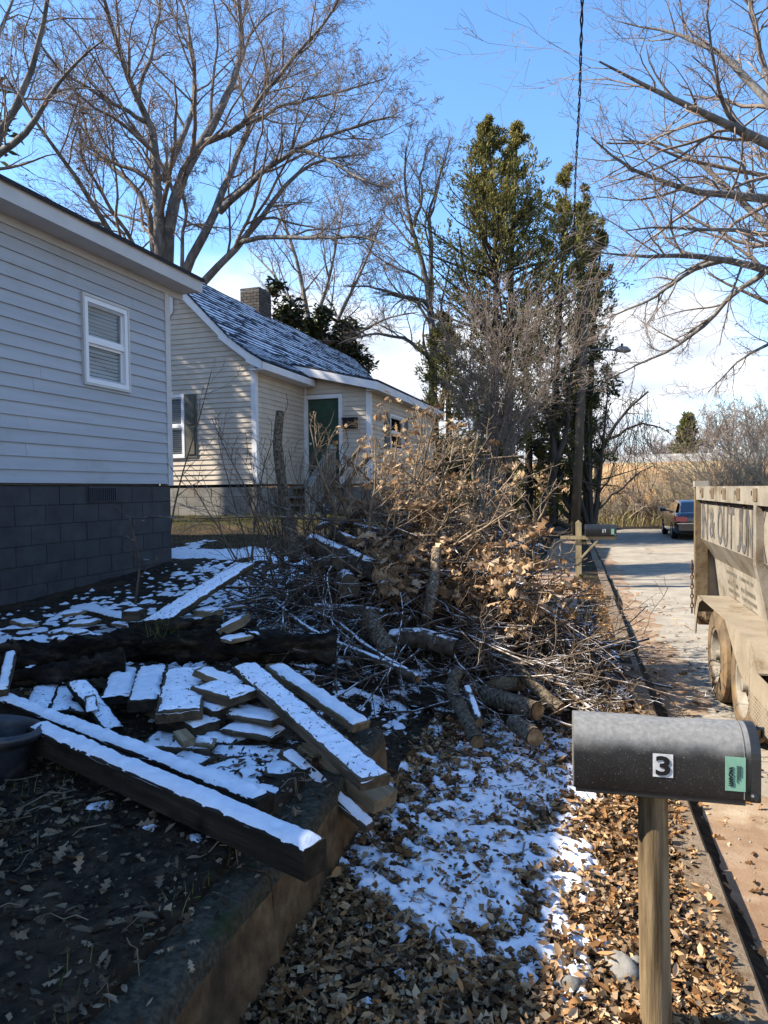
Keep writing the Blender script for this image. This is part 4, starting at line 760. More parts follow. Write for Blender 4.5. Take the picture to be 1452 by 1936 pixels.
for i, (px, d, h, n, mt) in enumerate([(1290, 36, 3.2, 26, m_tanTwig), (1325, 33, 3.4, 30, m_tanTwig), (1365, 31, 4.0, 34, m_tanTwig), (1410, 29, 4.6, 36, m_tanTwig), (1455, 27, 4.8, 34, m_tanTwig), (1345, 38, 5.2, 26, m_twig), (1425, 36, 6.0, 30, m_twig), (1255, 39, 2.2, 20, m_tanTwig)]):
    bush('bare_bush', ['bare tan bush at the left end of the roadside thicket', 'bare tan bush second from the left in the roadside thicket', 'bare tan bush above the black car in the thicket', 'bare tan bush above the trailer in the thicket', 'bare tan bush at the right edge above the trailer', 'taller grey bush behind the thicket near the conical evergreen', 'tallest grey bush at the back of the thicket', 'low tan bush on the bank right of the road end'][i], px, 985, d, h, n, 50+i, mt, group='thicket right of the road')
for i, (px, d, h) in enumerate([(1130, 37, 1.5), (1165, 36.5, 1.7), (1205, 37.5, 1.9), (1085, 37, 1.6), (1235, 36.5, 1.5), (1050, 36, 1.8)]):
    bush('dry_bush', ['low dry bush right of the forked tree at the road end', 'low dry bush centred at the road end', 'low dry bush right of centre at the road end', 'low dry bush behind the utility pole', 'low dry bush left of the black car', 'low dry bush behind the leaning trunk'][i], px, 985, d, h, 17, 70+i, m_tanTwig if i % 2 else m_twig, .8, 'low bushes at the road end')
# far skyline beyond the railway
cedar('conical_evergreen', 'small conical evergreen standing on the skyline beyond the bank', [(1302, 880), (1302, 840), (1301, 800), (1300, 790)], [(0, .6), (.2, 1.1), (.6, .8), (1, .15)], 90, m_cedar_d, 58, tuple(at(1302, 885, d=58)), 61, .45, dens=9)
for i, (px, d, h) in enumerate([(1190, 72, 3.5), (1240, 75, 4.5), (1275, 80, 5.0), (1335, 70, 6.5), (1380, 74, 7.5), (1425, 70, 7.5), (1465, 72, 8), (1145, 80, 4)]):
    c = at(px, 880, d=d); z0 = 2.2; rgg = np.random.default_rng(90+i); lb = []
    for k in range(5):
        a = rgg.normal(size=3)*.22; tip = np.array([c.x, c.y, z0])+np.array([a[0]*h, a[1]*h, h*(.8+.2*rgg.random())]); lb.append((resample([(c.x, c.y, z0), (c.x+a[0]*.4, c.y, z0+h*.3), tuple(tip)], 8), np.linspace(.12, .03, 8)))
    bare_tree('far_tree', ['low bare tree on the skyline above the black car', 'bare tree on the skyline left of the conical evergreen', 'bare tree close beside the conical evergreen on the skyline', 'bare tree just right of the conical evergreen on the skyline', 'bare far tree above the trailer end', 'bare far tree above the middle of the trailer', 'bare far tree at the right edge of the skyline', 'leftmost low bare tree on the skyline'][i], lb, [(8, 40, .45, 5, 3, .1, .2, .6), (6, 42, .5, 4, 3, .05, .25, .7), (2, 42, .6, 3, 3, .05, .25, .7)], (c.x, c.y, z0), group='far bare trees on the skyline', rmin=.02, S0=5)
# dry grass on the bank and road end
m_grassdry = M('dry_grass', [(.0, (.14, .10, .045)), (.5, (.28, .22, .10)), (.85, (.38, .31, .15)), (1, (.18, .20, .055))], island=True, bump=0, trans=.25)
m_grass = M('green_grass', [(.0, (.07, .09, .018)), (.6, (.16, .18, .04)), (1, (.27, .24, .09))], island=True, bump=0, trans=.25)
GV = [(-.02, 0, 0), (.02, 0, 0), (.012, .08, .55), (-.012, .08, .55), (0, .28, 1.0)]; GF = [np.array([(0, 1, 2, 3)]), np.array([(3, 2, 4)])]
def grass(name, label, X, Y, h, mat, rng, wid=1.0, tilt=.35, z=None):
    n = len(X); Z = hgt(X, Y) if z is None else z; nb = NB(); sc = np.stack([h*wid, h, h], 1)*(.6+.8*rng.random(n))[:, None]; V, F = scatter(GV, GF, np.stack([X, Y, Z-.01], 1), randrot(n, tilt, rng), sc); nb.add(V, F); o = nb.obj(name, mat, kind='stuff'); return tag(o, label, 'grass')
rg = np.random.default_rng(44); n = 9000; X = rg.uniform(-14, 20, n); Y = 34.8+rg.random(n)**.8*9.5; Zb = np.maximum(hgt(X, Y), bankz(X, Y)); grass('bank_grass', 'dry yellow grass on the bank beyond the road end', X, Y, np.full(n, .55), m_grassdry, rg, 1.3, z=Zb)

# unseen pine, added beyond the left house to shade the tan gable
pb = (-13.2, 11.2, gz(-13.2, 11.2))
def pine(base, seed):
    rg = np.random.default_rng(seed); root = thing('added_shade_pine', 'unseen pine added behind the grey house to shade the tan gable', 'tree', base); q = resample([base, (base[0]+.2, base[1], base[2]+6), (base[0], base[1]+.2, base[2]+12.5)], 16); nb = NB(); V, F = tubes(q[None], np.linspace(.22, .04, 16)[None], 8); nb.add(V, F); n = 60; t = rg.uniform(.62, 1, n); o = np.stack([np.interp(t, np.linspace(0, 1, 16), q[:, i]) for i in range(3)], 1); a = rg.random(n)*2*np.pi; B = np.stack([o+np.stack([np.cos(a), np.sin(a), np.full(n, .15)], 1)*(1.9*(1.25-t)*1.6)[:, None]*k for k in np.linspace(0, 1, 6)], 1); V, F = tubes(B, np.full((n, 6), .03), 4); nb.add(V, F); nb.obj('trunk', m_dbark, root, True, base); T, _ = grow(B, np.full((n, 6), .01), 7, 45, .35, K=4, rng=rg); pos = T.reshape(-1, 3); pos = np.repeat(pos, 4, 0)+rg.normal(size=(len(pos)*4, 3))*.15; V, F = scatter(SPV, SPF, pos, randrot(len(pos), 1.3, rg), np.full(len(pos), .32)); nb = NB(); nb.add(V, F); nb.obj('crown', m_cedar_d, root, False, base)
pine(pb, 5)
# ------------------------------------------------------------------ lettering (built-in font turned into mesh)
def text_mesh(s, mat, bold=.0, ext=.0008):
    cu = bpy.data.curves.new('t', 'FONT'); cu.body = s; cu.extrude = ext; cu.offset = bold; cu.resolution_u = 3; o = bpy.data.objects.new('t', cu); COL.objects.link(o); dg = bpy.context.evaluated_depsgraph_get(); me = bpy.data.meshes.new_from_object(o.evaluated_get(dg)); bpy.data.objects.remove(o); me.materials.clear(); me.materials.append(mat); return me
def lettering(name, s, mat, parent, fn, w, h, bold=.02):
    """fit text into w x h; fn(u, v, n) -> parent-local point"""
    me = text_mesh(s, mat, bold); co = np.empty(len(me.vertices)*3, np.float32); me.vertices.foreach_get('co', co); co = co.reshape(-1, 3); mn = co.min(0); mxx = co.max(0); sz = np.maximum(mxx-mn, 1e-6)
    for v, c in zip(me.vertices, co): v.co = fn((c[0]-mn[0])/sz[0]*w, (c[1]-mn[1])/sz[1]*h, c[2]-mn[2])
    me.update(); return link(name, me, parent)
# ------------------------------------------------------------------ mailboxes
m_mb = M('faded_black_enamel', [(.35, (.011, .012, .013)), (.65, (.02, .021, .021))], scale=9, bump=.12, bscale=40, rough=.36, spec=.5, coord='obj', mottled=(260, .66, .72, (.16, .16, .15)))
m_mbtop = M('chalky_enamel', [(.35, (.10, .099, .093)), (.65, (.155, .152, .142))], scale=7, bump=.15, bscale=50, rough=.6, mottled=(14, .6, .75, (.07, .07, .066)))
m_post = M('weathered_post', [(.36, (.06, .042, .023)), (.5, (.145, .104, .058)), (.64, (.235, .178, .104))], scale=30, stretch=(1, 1, .07), bump=1., bscale=60, bdist=.006, mottled=(9, .58, .7, (.09, .06, .03)))
m_silver = M('silver_sticker', [(.4, (.42, .42, .42)), (.6, (.56, .56, .56))], scale=60, bump=0, rough=.4, mottled=(120, .62, .68, (.1, .1, .1)))
m_ink = M('black_ink', [(.014, .014, .015)], bump=0, rough=.5)
m_greenlab = M('green_label', [(.4, (.15, .30, .215)), (.6, (.19, .355, .26))], scale=20, bump=0, rough=.5)
def worn_enamel():
    m = M('sun_chalked_enamel', [(.35, (.010, .011, .012)), (.65, (.019, .020, .020))], scale=9, bump=.12, bscale=40, rough=.42, spec=.5, coord='obj', mottled=(300, .63, .68, (.30, .29, .27))); nt = m.node_tree; N = nt.nodes; L = nt.links; b = N['Principled BSDF']; col = b.inputs['Base Color'].links[0].from_socket
    t = N.new('ShaderNodeTexCoord'); s = N.new('ShaderNodeSeparateXYZ'); L.new(t.outputs['Object'], s.inputs[0]); n = N.new('ShaderNodeTexNoise'); n.inputs['Scale'].default_value = 11; n.inputs['Detail'].default_value = 5; L.new(t.outputs['Object'], n.inputs['Vector'])
    a = N.new('ShaderNodeMath'); a.operation = 'MULTIPLY_ADD'; L.new(n.outputs['Fac'], a.inputs[0]); a.inputs[1].default_value = .07; L.new(s.outputs[2], a.inputs[2]); r = N.new('ShaderNodeMapRange'); r.interpolation_type = 'SMOOTHSTEP'; r.inputs[1].default_value = .135; r.inputs[2].default_value = .195; L.new(a.outputs[0], r.inputs[0])
    n2 = N.new('ShaderNodeTexNoise'); n2.inputs['Scale'].default_value = 75; n2.inputs['Detail'].default_value = 8; L.new(t.outputs['Object'], n2.inputs['Vector']); c = N.new('ShaderNodeValToRGB'); c.color_ramp.elements[0].position = .3; c.color_ramp.elements[0].color = (.125, .122, .113, 1); c.color_ramp.elements[1].position = .75; c.color_ramp.elements[1].color = (.205, .20, .186, 1); L.new(n2.outputs['Fac'], c.inputs[0])
    x = N.new('ShaderNodeMix'); x.data_type = 'RGBA'; L.new(r.outputs[0], x.inputs[0]); L.new(col, x.inputs[6]); L.new(c.outputs[0], x.inputs[7]); L.new(x.outputs[2], b.inputs['Base Color']); return m
m_mbw = worn_enamel()
def mb_profile(w, hs, n=14):
    """half-round top outline (local y, z)"""
    r = w/2; pts = [(-r+.004, 0), (r-.004, 0), (r, .006), (r, hs)]
    for i in range(1, n): a = math.pi*i/n; pts.append((r*math.cos(a), hs+r*.92*math.sin(a)))
    pts += [(-r, hs), (-r, .006)]; return pts
def mailbox(name, label, loc, rotz, num, L=.475, w=.165, hs=.115, detailed=True, back=True):
    root = thing(name, label, 'mailbox', loc, rotz); x0 = -L/2; x1 = L/2; pr = mb_profile(w, hs); n = len(pr)
    # shell: faded where the enamel has chalked on the crown
    top = [i for i, p in enumerate(pr) if p[1] >= hs+.018]
    NX = 17; body = MB(); crown = MB(); rgx = random.Random(5)
    def pt(i, x):
        y, z = pr[i]; t = (x-x0)/L; dent = 0.0
        if detailed and z > hs+.06: dent = -.004*math.exp(-((x-.02)/.05)**2)
        return (x, y, z+dent)
    xsn = [x0+(x1-x0)*k/(NX-1) for k in range(NX)]
    for k in range(NX-1):
        for i in range(n):
            j = (i+1) % n; q = [pt(i, xsn[k]), pt(j, xsn[k]), pt(j, xsn[k+1]), pt(i, xsn[k+1])]; zz = (pr[i][1]+pr[j][1])/2
            body.add(q, [(0, 1, 2, 3)])
    o = ob('shell', body, m_mbw if detailed else m_mb, root); o2 = ob('faded_crown', crown, m_mbtop, root) if crown.v else None
    for q in (o, o2):
        if q:
            bm = __import__('bmesh').new(); bm.from_mesh(q.data); __import__('bmesh').ops.remove_doubles(bm, verts=bm.verts, dist=1e-5); bm.to_mesh(q.data); bm.free(); smooth_angle(q, 45)
    pr2 = [(y*.99, z*.992+.001) for y, z in pr]; mb = MB(); mb.prism(pr2, 'x', x0-.003, x0+.004); ob('back_plate', mb, m_mbtop, root)
    pr3 = [(y*1.03, z*1.01-.001) for y, z in pr]; mb = MB(); mb.prism(pr3, 'x', x1-.018, x1+.006); dr = ob('door', mb, m_mb, root)
    mb = MB(); mb.tube([(x1+.006, 0, hs+.06), (x1+.03, 0, hs+.06), (x1+.03, 0, hs+.035)], .006, 8); ob('latch', mb, m_mb, dr)
    mb = MB(); mb.tube([(x1-.012, -w/2-.002, .018), (x1-.012, -w/2-.012, .018), (x1-.012, -w/2-.016, .018)], [.010, .010, .005], 10); ob('hinge_rivet', mb, m_mb, root)
    # rolled seam and base lip
    mb = MB(); s = [(x1-.034, y*1.004, z+.0006*(z > hs)) for y, z in pr[2:]]; mb.tube(s, .0016, 5); ob('seam', mb, m_mbtop if detailed else m_mb, root)
    mb = MB(); mb.box((x0+.004, -w/2+.004, -.012), (x1-.03, w/2-.004, 0)); ob('base_plate', mb, m_mb, root)
    # number sticker
    sx = -.028 if detailed else .03; sw = .052; shh = .064; sz = .05; mb = MB(); mb.box((sx, -w/2-.0022, sz), (sx+sw, -w/2-.0006, sz+shh)); st = ob('number_sticker', mb, m_silver, root)
    lettering('numeral', num, m_ink, st, lambda u, v, k: (sx+.007+u, -w/2-.0026-k, sz+.005+v), sw-.014, shh-.010, .03)
    gx = x1-.082; gw = .050; g0 = .028; gh = .092; mb = MB(); mb.box((gx, -w/2-.0022, g0), (gx+gw, -w/2-.0006, g0+gh)); gl = ob('green_label', mb, m_greenlab, root)
    if detailed:
        lettering('print', 'VACANT!', m_ink, gl, lambda u, v, k: (gx+.008+v, -w/2-.0026-k, g0+gh-.026-u), .052, .0115, .03)
        for r in range(3): lettering('small_print', 'lllll lll llll ll' if False else '----------', m_ink, gl, lambda u, v, k, r=r: (gx+.028+r*.0045+v, -w/2-.0026-k, g0+gh-.022-u), .046-.008*r, .0009, .0)
        # flag folded down on the far side
    mb = MB(); mb.box((x0+.12, w/2+.001, .07), (x0+.30, w/2+.004, .085)); mb.box((x0+.25, w/2+.001, .085), (x0+.30, w/2+.004, .12)); ob('flag', mb, m_mb, root)
    return root
pc = at(1247, 1514, d=2.03); PX = pc.x; PY = pc.y; PZ = pc.z+.052
print('mailbox', pc)
mailbox('mailbox', 'black rounded mailbox numbered 3 with green label on round post', (PX, PY, PZ), R(1.0), '3')
px3 = at(1234, 1600, d=2.04); post = thing('mailbox_post', 'round weathered wooden post under mailbox 3', 'post', (px3.x, PY+.005, gz(px3.x, PY)))
mb = MB(); zz0 = gz(px3.x, PY)-.1; zt = PZ-.013; mb.tube([(px3.x+.012, PY, zz0), (px3.x+.006, PY, zz0+.3), (px3.x+.002, PY, zz0+.6), (px3.x, PY, zt)], [.044, .043, .042, .040], 22); ob('post', mb, m_post, post, off=post.location); smooth_angle(post.children[0], 50)
# second mailbox further along, square cedar post with cross arm
q2 = at(1094, 1098, d=12.2); X2 = q2.x; Y2 = q2.y; z2 = gz(X2, Y2); mz = at(1125, 1013, d=12.0).z; ptop = at(1091, 983, d=12.2).z
m_cedpost = M('yellow_wood', [(.3, (.20, .155, .085)), (.6, (.33, .265, .15))], scale=10, stretch=(1, 1, .15), bump=.4)
wp = thing('mailbox_post', 'square yellowish wooden post with a cross arm under mailbox 2', 'post', (X2, Y2, z2)); mb = MB(); mb.prism([(X2-.05, z2-.1), (X2+.05, z2-.1), (X2+.05, ptop-.05), (X2, ptop), (X2-.05, ptop-.05)], 'y', Y2-.05, Y2+.05); ob('upright', mb, m_cedpost, wp, off=(X2, Y2, z2))
mb = MB(); mb.box((X2-.3, Y2-.09, mz-.065), (X2+.62, Y2-.052, mz-.005)); ob('cross_arm', mb, m_cedpost, wp, off=(X2, Y2, z2)); mb = MB(); mb.bar((X2+.045, Y2-.07, mz-.38), (X2+.32, Y2-.07, mz-.07), .03, .06, up=(0, 1, 0)); ob('brace', mb, m_cedpost, wp, off=(X2, Y2, z2))
mailbox('mailbox', 'dark mailbox numbered 2 on a square post further along the road', (X2+.36, Y2-.05, mz), 0, '2', L=.50, detailed=False)
# ------------------------------------------------------------------ utility pole, lamp, wire
m_pole = M('pole_wood', [(.3, (.045, .036, .026)), (.6, (.10, .083, .062))], scale=6, stretch=(1, 1, .15), bump=.6, bscale=20)
u0 = at(1086, 1006, d=24.6); zp = gz(u0.x, u0.y); ut = at(1108, 540, d=24.6); pole = thing('utility_pole', 'dark leaning wooden utility pole carrying a street lamp', 'pole', (u0.x, u0.y, zp))
def rel(v): return tuple(Vector(v)-Vector((u0.x, u0.y, zp)))
mb = MB(); mb.tube([rel((u0.x, u0.y, zp-.3)), rel(Vector((u0.x, u0.y, zp)).lerp(ut, .5)), rel(ut)], [.17, .15, .125], 14); ob('shaft', mb, m_pole, pole, True)
m_galv = M('galvanised', [(.22, .22, .21)], rough=.5, metal=.6, bump=.1)
la = at(1104, 664, d=24.6); lb = at(1165, 662, d=24.6); arm = MB(); arm.tube([rel(la), rel(la.lerp(lb, .5)+Vector((0, 0, .05))), rel(lb)], .035, 8); ob('lamp_arm', arm, m_galv, pole, True)
d_ = (lb-la).normalized(); mb = MB(); mb.tube([rel(lb-d_*.05), rel(lb+d_*.1+Vector((0, 0, .03))), rel(lb+d_*.35+Vector((0, 0, .0))), rel(lb+d_*.5-Vector((0, 0, .04)))], [.05, .11, .12, .04], 10); ln = ob('lamp_head', mb, m_galv, pole, True)
mb = MB(); mb.tube([rel(lb+d_*.2+Vector((0, 0, .10))), rel(lb+d_*.2+Vector((0, 0, .22)))], .04, 8); ob('photocell', mb, m_lampm, ln)
w0 = ut-Vector((0, 0, .25)); w1 = at(1101, -10, d=10.5); w2 = w1+(w1-at(1096, 180, d=13)); wire = []
ctl = [w0, at(1084, 470, d=20.5), at(1088, 330, d=16.2), at(1096, 180, d=13), w1, at(1110, -700, d=6)]
wr = resample([tuple(p) for p in ctl], 90); tw = np.arange(90)*1.4; A = wr+np.stack([np.cos(tw), np.zeros(90), np.sin(tw)], 1)*.018; B_ = wr-np.stack([np.cos(tw), np.zeros(90), np.sin(tw)], 1)*.018
m_wire = M('wire_rubber', [(.012, .012, .014)], bump=0, rough=.5); wt = thing('service_wire', 'twisted black service cable running overhead to the utility pole', 'cable', tuple(w0)); nb = NB()
for nm, Q in (('strand', A), ('strand', B_)): nb = NB(); V, F = tubes(Q[None], np.full((1, 90), .013), 5); nb.add(V, F); nb.obj(nm, m_wire, wt, True, tuple(w0))
# ------------------------------------------------------------------ dump trailer
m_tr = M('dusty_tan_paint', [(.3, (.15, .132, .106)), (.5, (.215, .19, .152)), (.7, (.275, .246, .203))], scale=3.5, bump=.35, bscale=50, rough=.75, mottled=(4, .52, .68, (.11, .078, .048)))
m_trd = M('dusty_brown_paint', [(.3, (.10, .073, .044)), (.7, (.165, .125, .08))], scale=8, bump=.5, bscale=40, mottled=(12, .5, .62, (.09, .06, .035)))  # darker, browner dusty paint for posts, stake pockets and underframe
m_rust = M('rusty_chain', [(.3, (.06, .035, .02)), (.7, (.14, .08, .04))], scale=30, bump=.6)
m_tyre = M('muddy_rubber', [(.3, (.07, .052, .035)), (.5, (.125, .092, .06)), (.7, (.18, .125, .077))], scale=9, bump=.4, bscale=40, mottled=(5, .55, .68, (.19, .125, .065)))
m_rim = M('dusty_silver_rim', [(.35, (.16, .14, .11)), (.65, (.27, .24, .195))], scale=12, bump=.2, metal=.1, rough=.6)
m_letter = M('faded_lettering', [(.4, (.065, .065, .066)), (.6, (.115, .106, .095))], scale=14, bump=0, mottled=(10, .54, .70, (.18, .148, .105)))
TX, TY = 1.09, 7.15; tr = thing('dump_trailer', 'dusty tan tandem-axle dump trailer lettered IN & OUT JUNK', 'trailer', (TX, TY, 0))
def tob(name, mb, mat, parent=None, sm=False): return ob(name, mb, mat, parent or tr, sm)
LT = -4.4
prof = [(.045, 1.58), (.045, 1.215), (.165, 1.03), (.21, .66), (.23, .66), (.185, 1.03), (.065, 1.215), (.065, 1.58)]
mb = MB(); mb.prism(prof, 'y', LT, -.03); tob('side_panel', mb, m_tr)
mb = MB(); mb.prism([(2.0-x, z) for x, z in prof], 'y', LT, -.03); tob('side_panel', mb, m_tr)
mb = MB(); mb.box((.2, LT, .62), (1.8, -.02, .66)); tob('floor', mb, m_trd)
mb = MB(); mb.box((.0, LT, 1.575), (.085, -.09, 1.695)); tob('top_rail', mb, m_tr); mb = MB(); mb.box((1.915, LT, 1.575), (2.0, -.09, 1.695)); tob('top_rail', mb, m_tr)
for k in range(9):
    y = -.42-k*.47; mb = MB(); mb.box((-.006, y-.05, 1.60), (.0-.0005, y+.045, 1.68)); tob('stake_pocket', mb, m_trd); mb = MB(); mb.box((-.004, y+.09, 1.635), (.0-.0004, y+.10, 1.665)); tob('slot', mb, m_dark); mb = MB(); mb.tube([(.03, y-.03, 1.575), (.03, y-.03, 1.545), (.05, y-.03, 1.54)], .006, 6); tob('tie_hook', mb, m_rust)
def rib(y, w):
    mb = MB(); pts = [(.0, 1.575), (.0, 1.20), (.045, .98), (.10, .66), (.215, .66), (.166, 1.02), (.046, 1.21), (.046, 1.575)]; mb.prism(pts, 'y', y-w/2, y+w/2); tob('rib', mb, m_tr)
RY = (lambda v: v.y*(TX)/v.x-TY)(ray(1427, 990))
for y in (RY, RY-1.15): rib(y, .07)
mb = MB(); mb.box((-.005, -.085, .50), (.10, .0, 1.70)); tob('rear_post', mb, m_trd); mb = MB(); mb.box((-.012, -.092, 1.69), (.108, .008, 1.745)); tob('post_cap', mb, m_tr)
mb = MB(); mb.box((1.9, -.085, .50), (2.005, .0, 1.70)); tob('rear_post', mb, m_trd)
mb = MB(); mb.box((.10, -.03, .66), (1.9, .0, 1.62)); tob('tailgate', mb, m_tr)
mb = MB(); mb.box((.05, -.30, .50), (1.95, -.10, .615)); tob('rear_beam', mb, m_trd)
mb = MB(); mb.box((.02, -.11, .42), (.15, .01, .50)); tob('hinge_block', mb, m_rust)
for k in range(11):
    z = .98-k*.045; mb = MB(); a = [(.0-.02+.012*math.cos(t)*(1 if k % 2 else .3), .006+.012*math.cos(t)*(.3 if k % 2 else 1), z+.026*math.sin(t)) for t in np.linspace(0, 2*math.pi, 9)]; mb.tube(a, .006, 5); tob('chain_link', mb, m_rust)
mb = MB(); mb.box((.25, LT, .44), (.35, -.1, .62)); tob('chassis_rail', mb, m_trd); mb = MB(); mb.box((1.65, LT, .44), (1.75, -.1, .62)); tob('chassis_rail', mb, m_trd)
for yy in (-1.09, -2.0):
    mb = MB(); mb.tube([(.1, yy, .36), (1.9, yy, .36)], .04, 10); tob('axle', mb, m_rust)
def wheel(parent, cx, cy, cz, out=-1, rad=.365, w=.215, name='wheel', tyre=m_tyre, rim=m_rim, off=(0, 0, 0), spokes=0, n=40):
    R0 = rad; hw = w/2; sec = [(hw*.80, rad*.54), (hw*.98, rad*.60), (hw*1.0, rad*.80), (hw*.93, rad*.93), (hw*.78, rad*.985), (hw*.52, rad), (hw*.50, rad*.975), (hw*.40, rad*.975), (hw*.38, rad), (hw*.14, rad), (hw*.12, rad*.975), (hw*.02, rad*.975), (0, rad)]
    sec = sec+[(-a, b) for a, b in sec[-2::-1]]; mb = MB(); m = len(sec)
    for i in range(n):
        t = 2*math.pi*i/n
        for (a, b) in sec: mb.v.append((cx+a, cy+b*math.cos(t), cz+b*math.sin(t)))
    for i in range(n):
        for j in range(m-1): mb.f.append((i*m+j, ((i+1) % n)*m+j, ((i+1) % n)*m+j+1, i*m+j+1))
    wh = thing_part(name, parent); ty = ob('tyre', mb, tyre, wh); smooth_angle(ty, 35)
    mb = MB(); rs = [(hw*.82, rad*.54), (hw*.80, rad*.57), (hw*.9, rad*.575), (hw*.86, rad*.53), (hw*.55, rad*.49), (hw*.30, rad*.46), (hw*.25, rad*.40), (hw*.55, rad*.26), (hw*.60, rad*.22), (hw*.62, rad*.13), (hw*.95, rad*.12), (hw*.98, rad*.09), (hw*1.0, .001)]; m = len(rs)
    for i in range(n):
        t = 2*math.pi*i/n
        for (a, b) in rs: mb.v.append((cx+out*a, cy+b*math.cos(t), cz+b*math.sin(t)))
    for i in range(n):
        for j in range(m-1): mb.f.append((i*m+j, ((i+1) % n)*m+j, ((i+1) % n)*m+j+1, i*m+j+1))
    r = ob('rim', mb, rim, wh); smooth_angle(r, 30)
    for i in range(8):
        t = 2*math.pi*(i+.5)/8; mb = MB(); y0_, z0_ = cy+rad*.33*math.cos(t), cz+rad*.33*math.sin(t); mb.tube([(cx+out*hw*.36, y0_, z0_), (cx+out*hw*.48, y0_, z0_)], rad*.07 if i % 2 else rad*.03, 8); ob('rim_hole' if i % 2 else 'wheel_nut', mb, m_dark if i % 2 else m_rust, wh)
    return wh
def thing_part(name, parent):
    o = bpy.data.objects.new(name, None); COL.objects.link(o); o.parent = parent; o.empty_display_size = .1; return o
# wheel roots are plain meshes (hub) so that the part has a body of its own
def thing_part(name, parent):
    return link(name, MB().mesh(name, None), parent)
for yy in (-1.09, -2.0):
    wheel(tr, .09, yy, .365, -1); wheel(tr, 1.91, yy, .365, 1)
# fender with sloped tail and skirt of checker plate
m_plate = M('checker_plate', [(.35, (.20, .165, .12)), (.65, (.26, .218, .162))], scale=5, bump=.3, mottled=(6, .55, .7, (.14, .10, .06)))
mb = MB(); path = [(-.42, .60), (-.56, .755), (-2.45, .755), (-2.62, .60)]
for (a, b), (c, d) in zip(path[:-1], path[1:]):
    mb.add([(-.055, a, b), (.23, a, b), (.23, c, d), (-.055, c, d), (-.055, a, b-.008), (.23, a, b-.008), (.23, c, d-.008), (-.055, c, d-.008)], [(0, 1, 2, 3), (7, 6, 5, 4), (0, 3, 7, 4), (1, 2, 6, 5)])
fd = tob('fender', mb, m_plate)
mb = MB(); mb.prism([(-.42, .60), (-.56, .755), (-.80, .755), (-.62, .70), (-.50, .55), (-.44, .40), (-.40, .40)], 'x', -.058, -.050); tob('fender_tail', mb, m_plate)
mb = MB(); mb.prism([(-1.72, .753), (-1.98, .60), (-2.18, .50), (-2.32, .47), (-3.2, .47), (-3.2, .60), (-2.62, .60), (-2.45, .753)], 'x', -.062, -.056); sk = tob('fender_skirt', mb, m_plate)
mb = MB(); mb.box((-.06, -3.2, .30), (.2, -2.42, .468)); stp = tob('step', mb, m_plate)
for r_i in range(7):
    for c_i in range(26):
        y = -2.44-c_i*.03; z = .315+r_i*.022; s = 1 if (r_i+c_i) % 2 else -1; mb = MB() if False else None
nb = NB(); rr_ = [(i, j) for i in range(7) for j in range(26)]; pos = np.array([(-.0605, -2.44-j*.03, .315+i*.022) for i, j in rr_]); an = np.array([R(35) if (i+j) % 2 else R(-35) for i, j in rr_]); rot = np.zeros((len(an), 3, 3)); rot[:, 0, 0] = 1; rot[:, 1, 1] = np.cos(an); rot[:, 1, 2] = -np.sin(an); rot[:, 2, 1] = np.sin(an); rot[:, 2, 2] = np.cos(an)
V, F = scatter([(0, -.011, 0), (-.003, 0, -.003), (0, .011, 0), (-.003, 0, .003)], [np.array([(0, 1, 2, 3)])], pos, rot, np.ones(len(an))); nb.add(V, F); nb.obj('raised_lozenges', m_plate, stp, kind='stuff')
# big letters, each its own part
def yof(px): 
    v = ray(px, 990); t = (TX+.04)/v.x; return v.y*t-TY
for chx, a, b in (('N', 1329, 1338), ('&', 1341, 1351), ('O', 1356, 1365.5), ('U', 1366.5, 1375.5), ('T', 1376.5, 1387), ('J', 1393, 1400), ('U', 1401, 1411), ('N', 1412, 1422.5), ('K', 1434, 1449)):
    ya, yb = yof(a), yof(b); lettering('letter', chx, m_letter, tr, lambda u, v, k, ya=ya: (.0425-k, ya-u, (1.255 if chx == '&' else 1.225)+v), abs(yb-ya), .26 if chx == '&' else .315, .02)
for k in range(3):
    lettering('letter', 'INK'[0] if k == 0 else ('R', 'E')[k-1], m_letter, tr, lambda u, v, q, k=k: (.0425-q, (-.14 if k == 0 else -2.6-.2*k)-u, 1.225+v), .06 if k == 0 else .16, .315, .02)
m_print = M('worn_small_print', [(.4, (.125, .112, .092)), (.6, (.165, .148, .12))], scale=14, bump=0, mottled=(16, .48, .6, (.215, .19, .152)))
# worn small print on the sloped panel: rows of rubbed-off marks
rs = random.Random(3)
for row, (za, zb_) in enumerate(((.985, .955), (.90, .865), (.83, .80), (.765, .735))):
    for blk in ((-.55, -.95), (-1.05, -1.5)):
        y = blk[0]; mb = MB()
        while y > blk[1]:
            wd = rs.uniform(.012, .03)
            xa = .165+(1.03-za)*.1216-.003; xb = .165+(1.03-zb_)*.1216-.003
            mb.add([(xa, y, za), (xa, y-wd, za), (xb, y-wd, zb_), (xb, y, zb_)], [(0, 1, 2, 3)]); y -= wd+rs.uniform(.008, .016)
        tob('worn_print', mb, m_print)
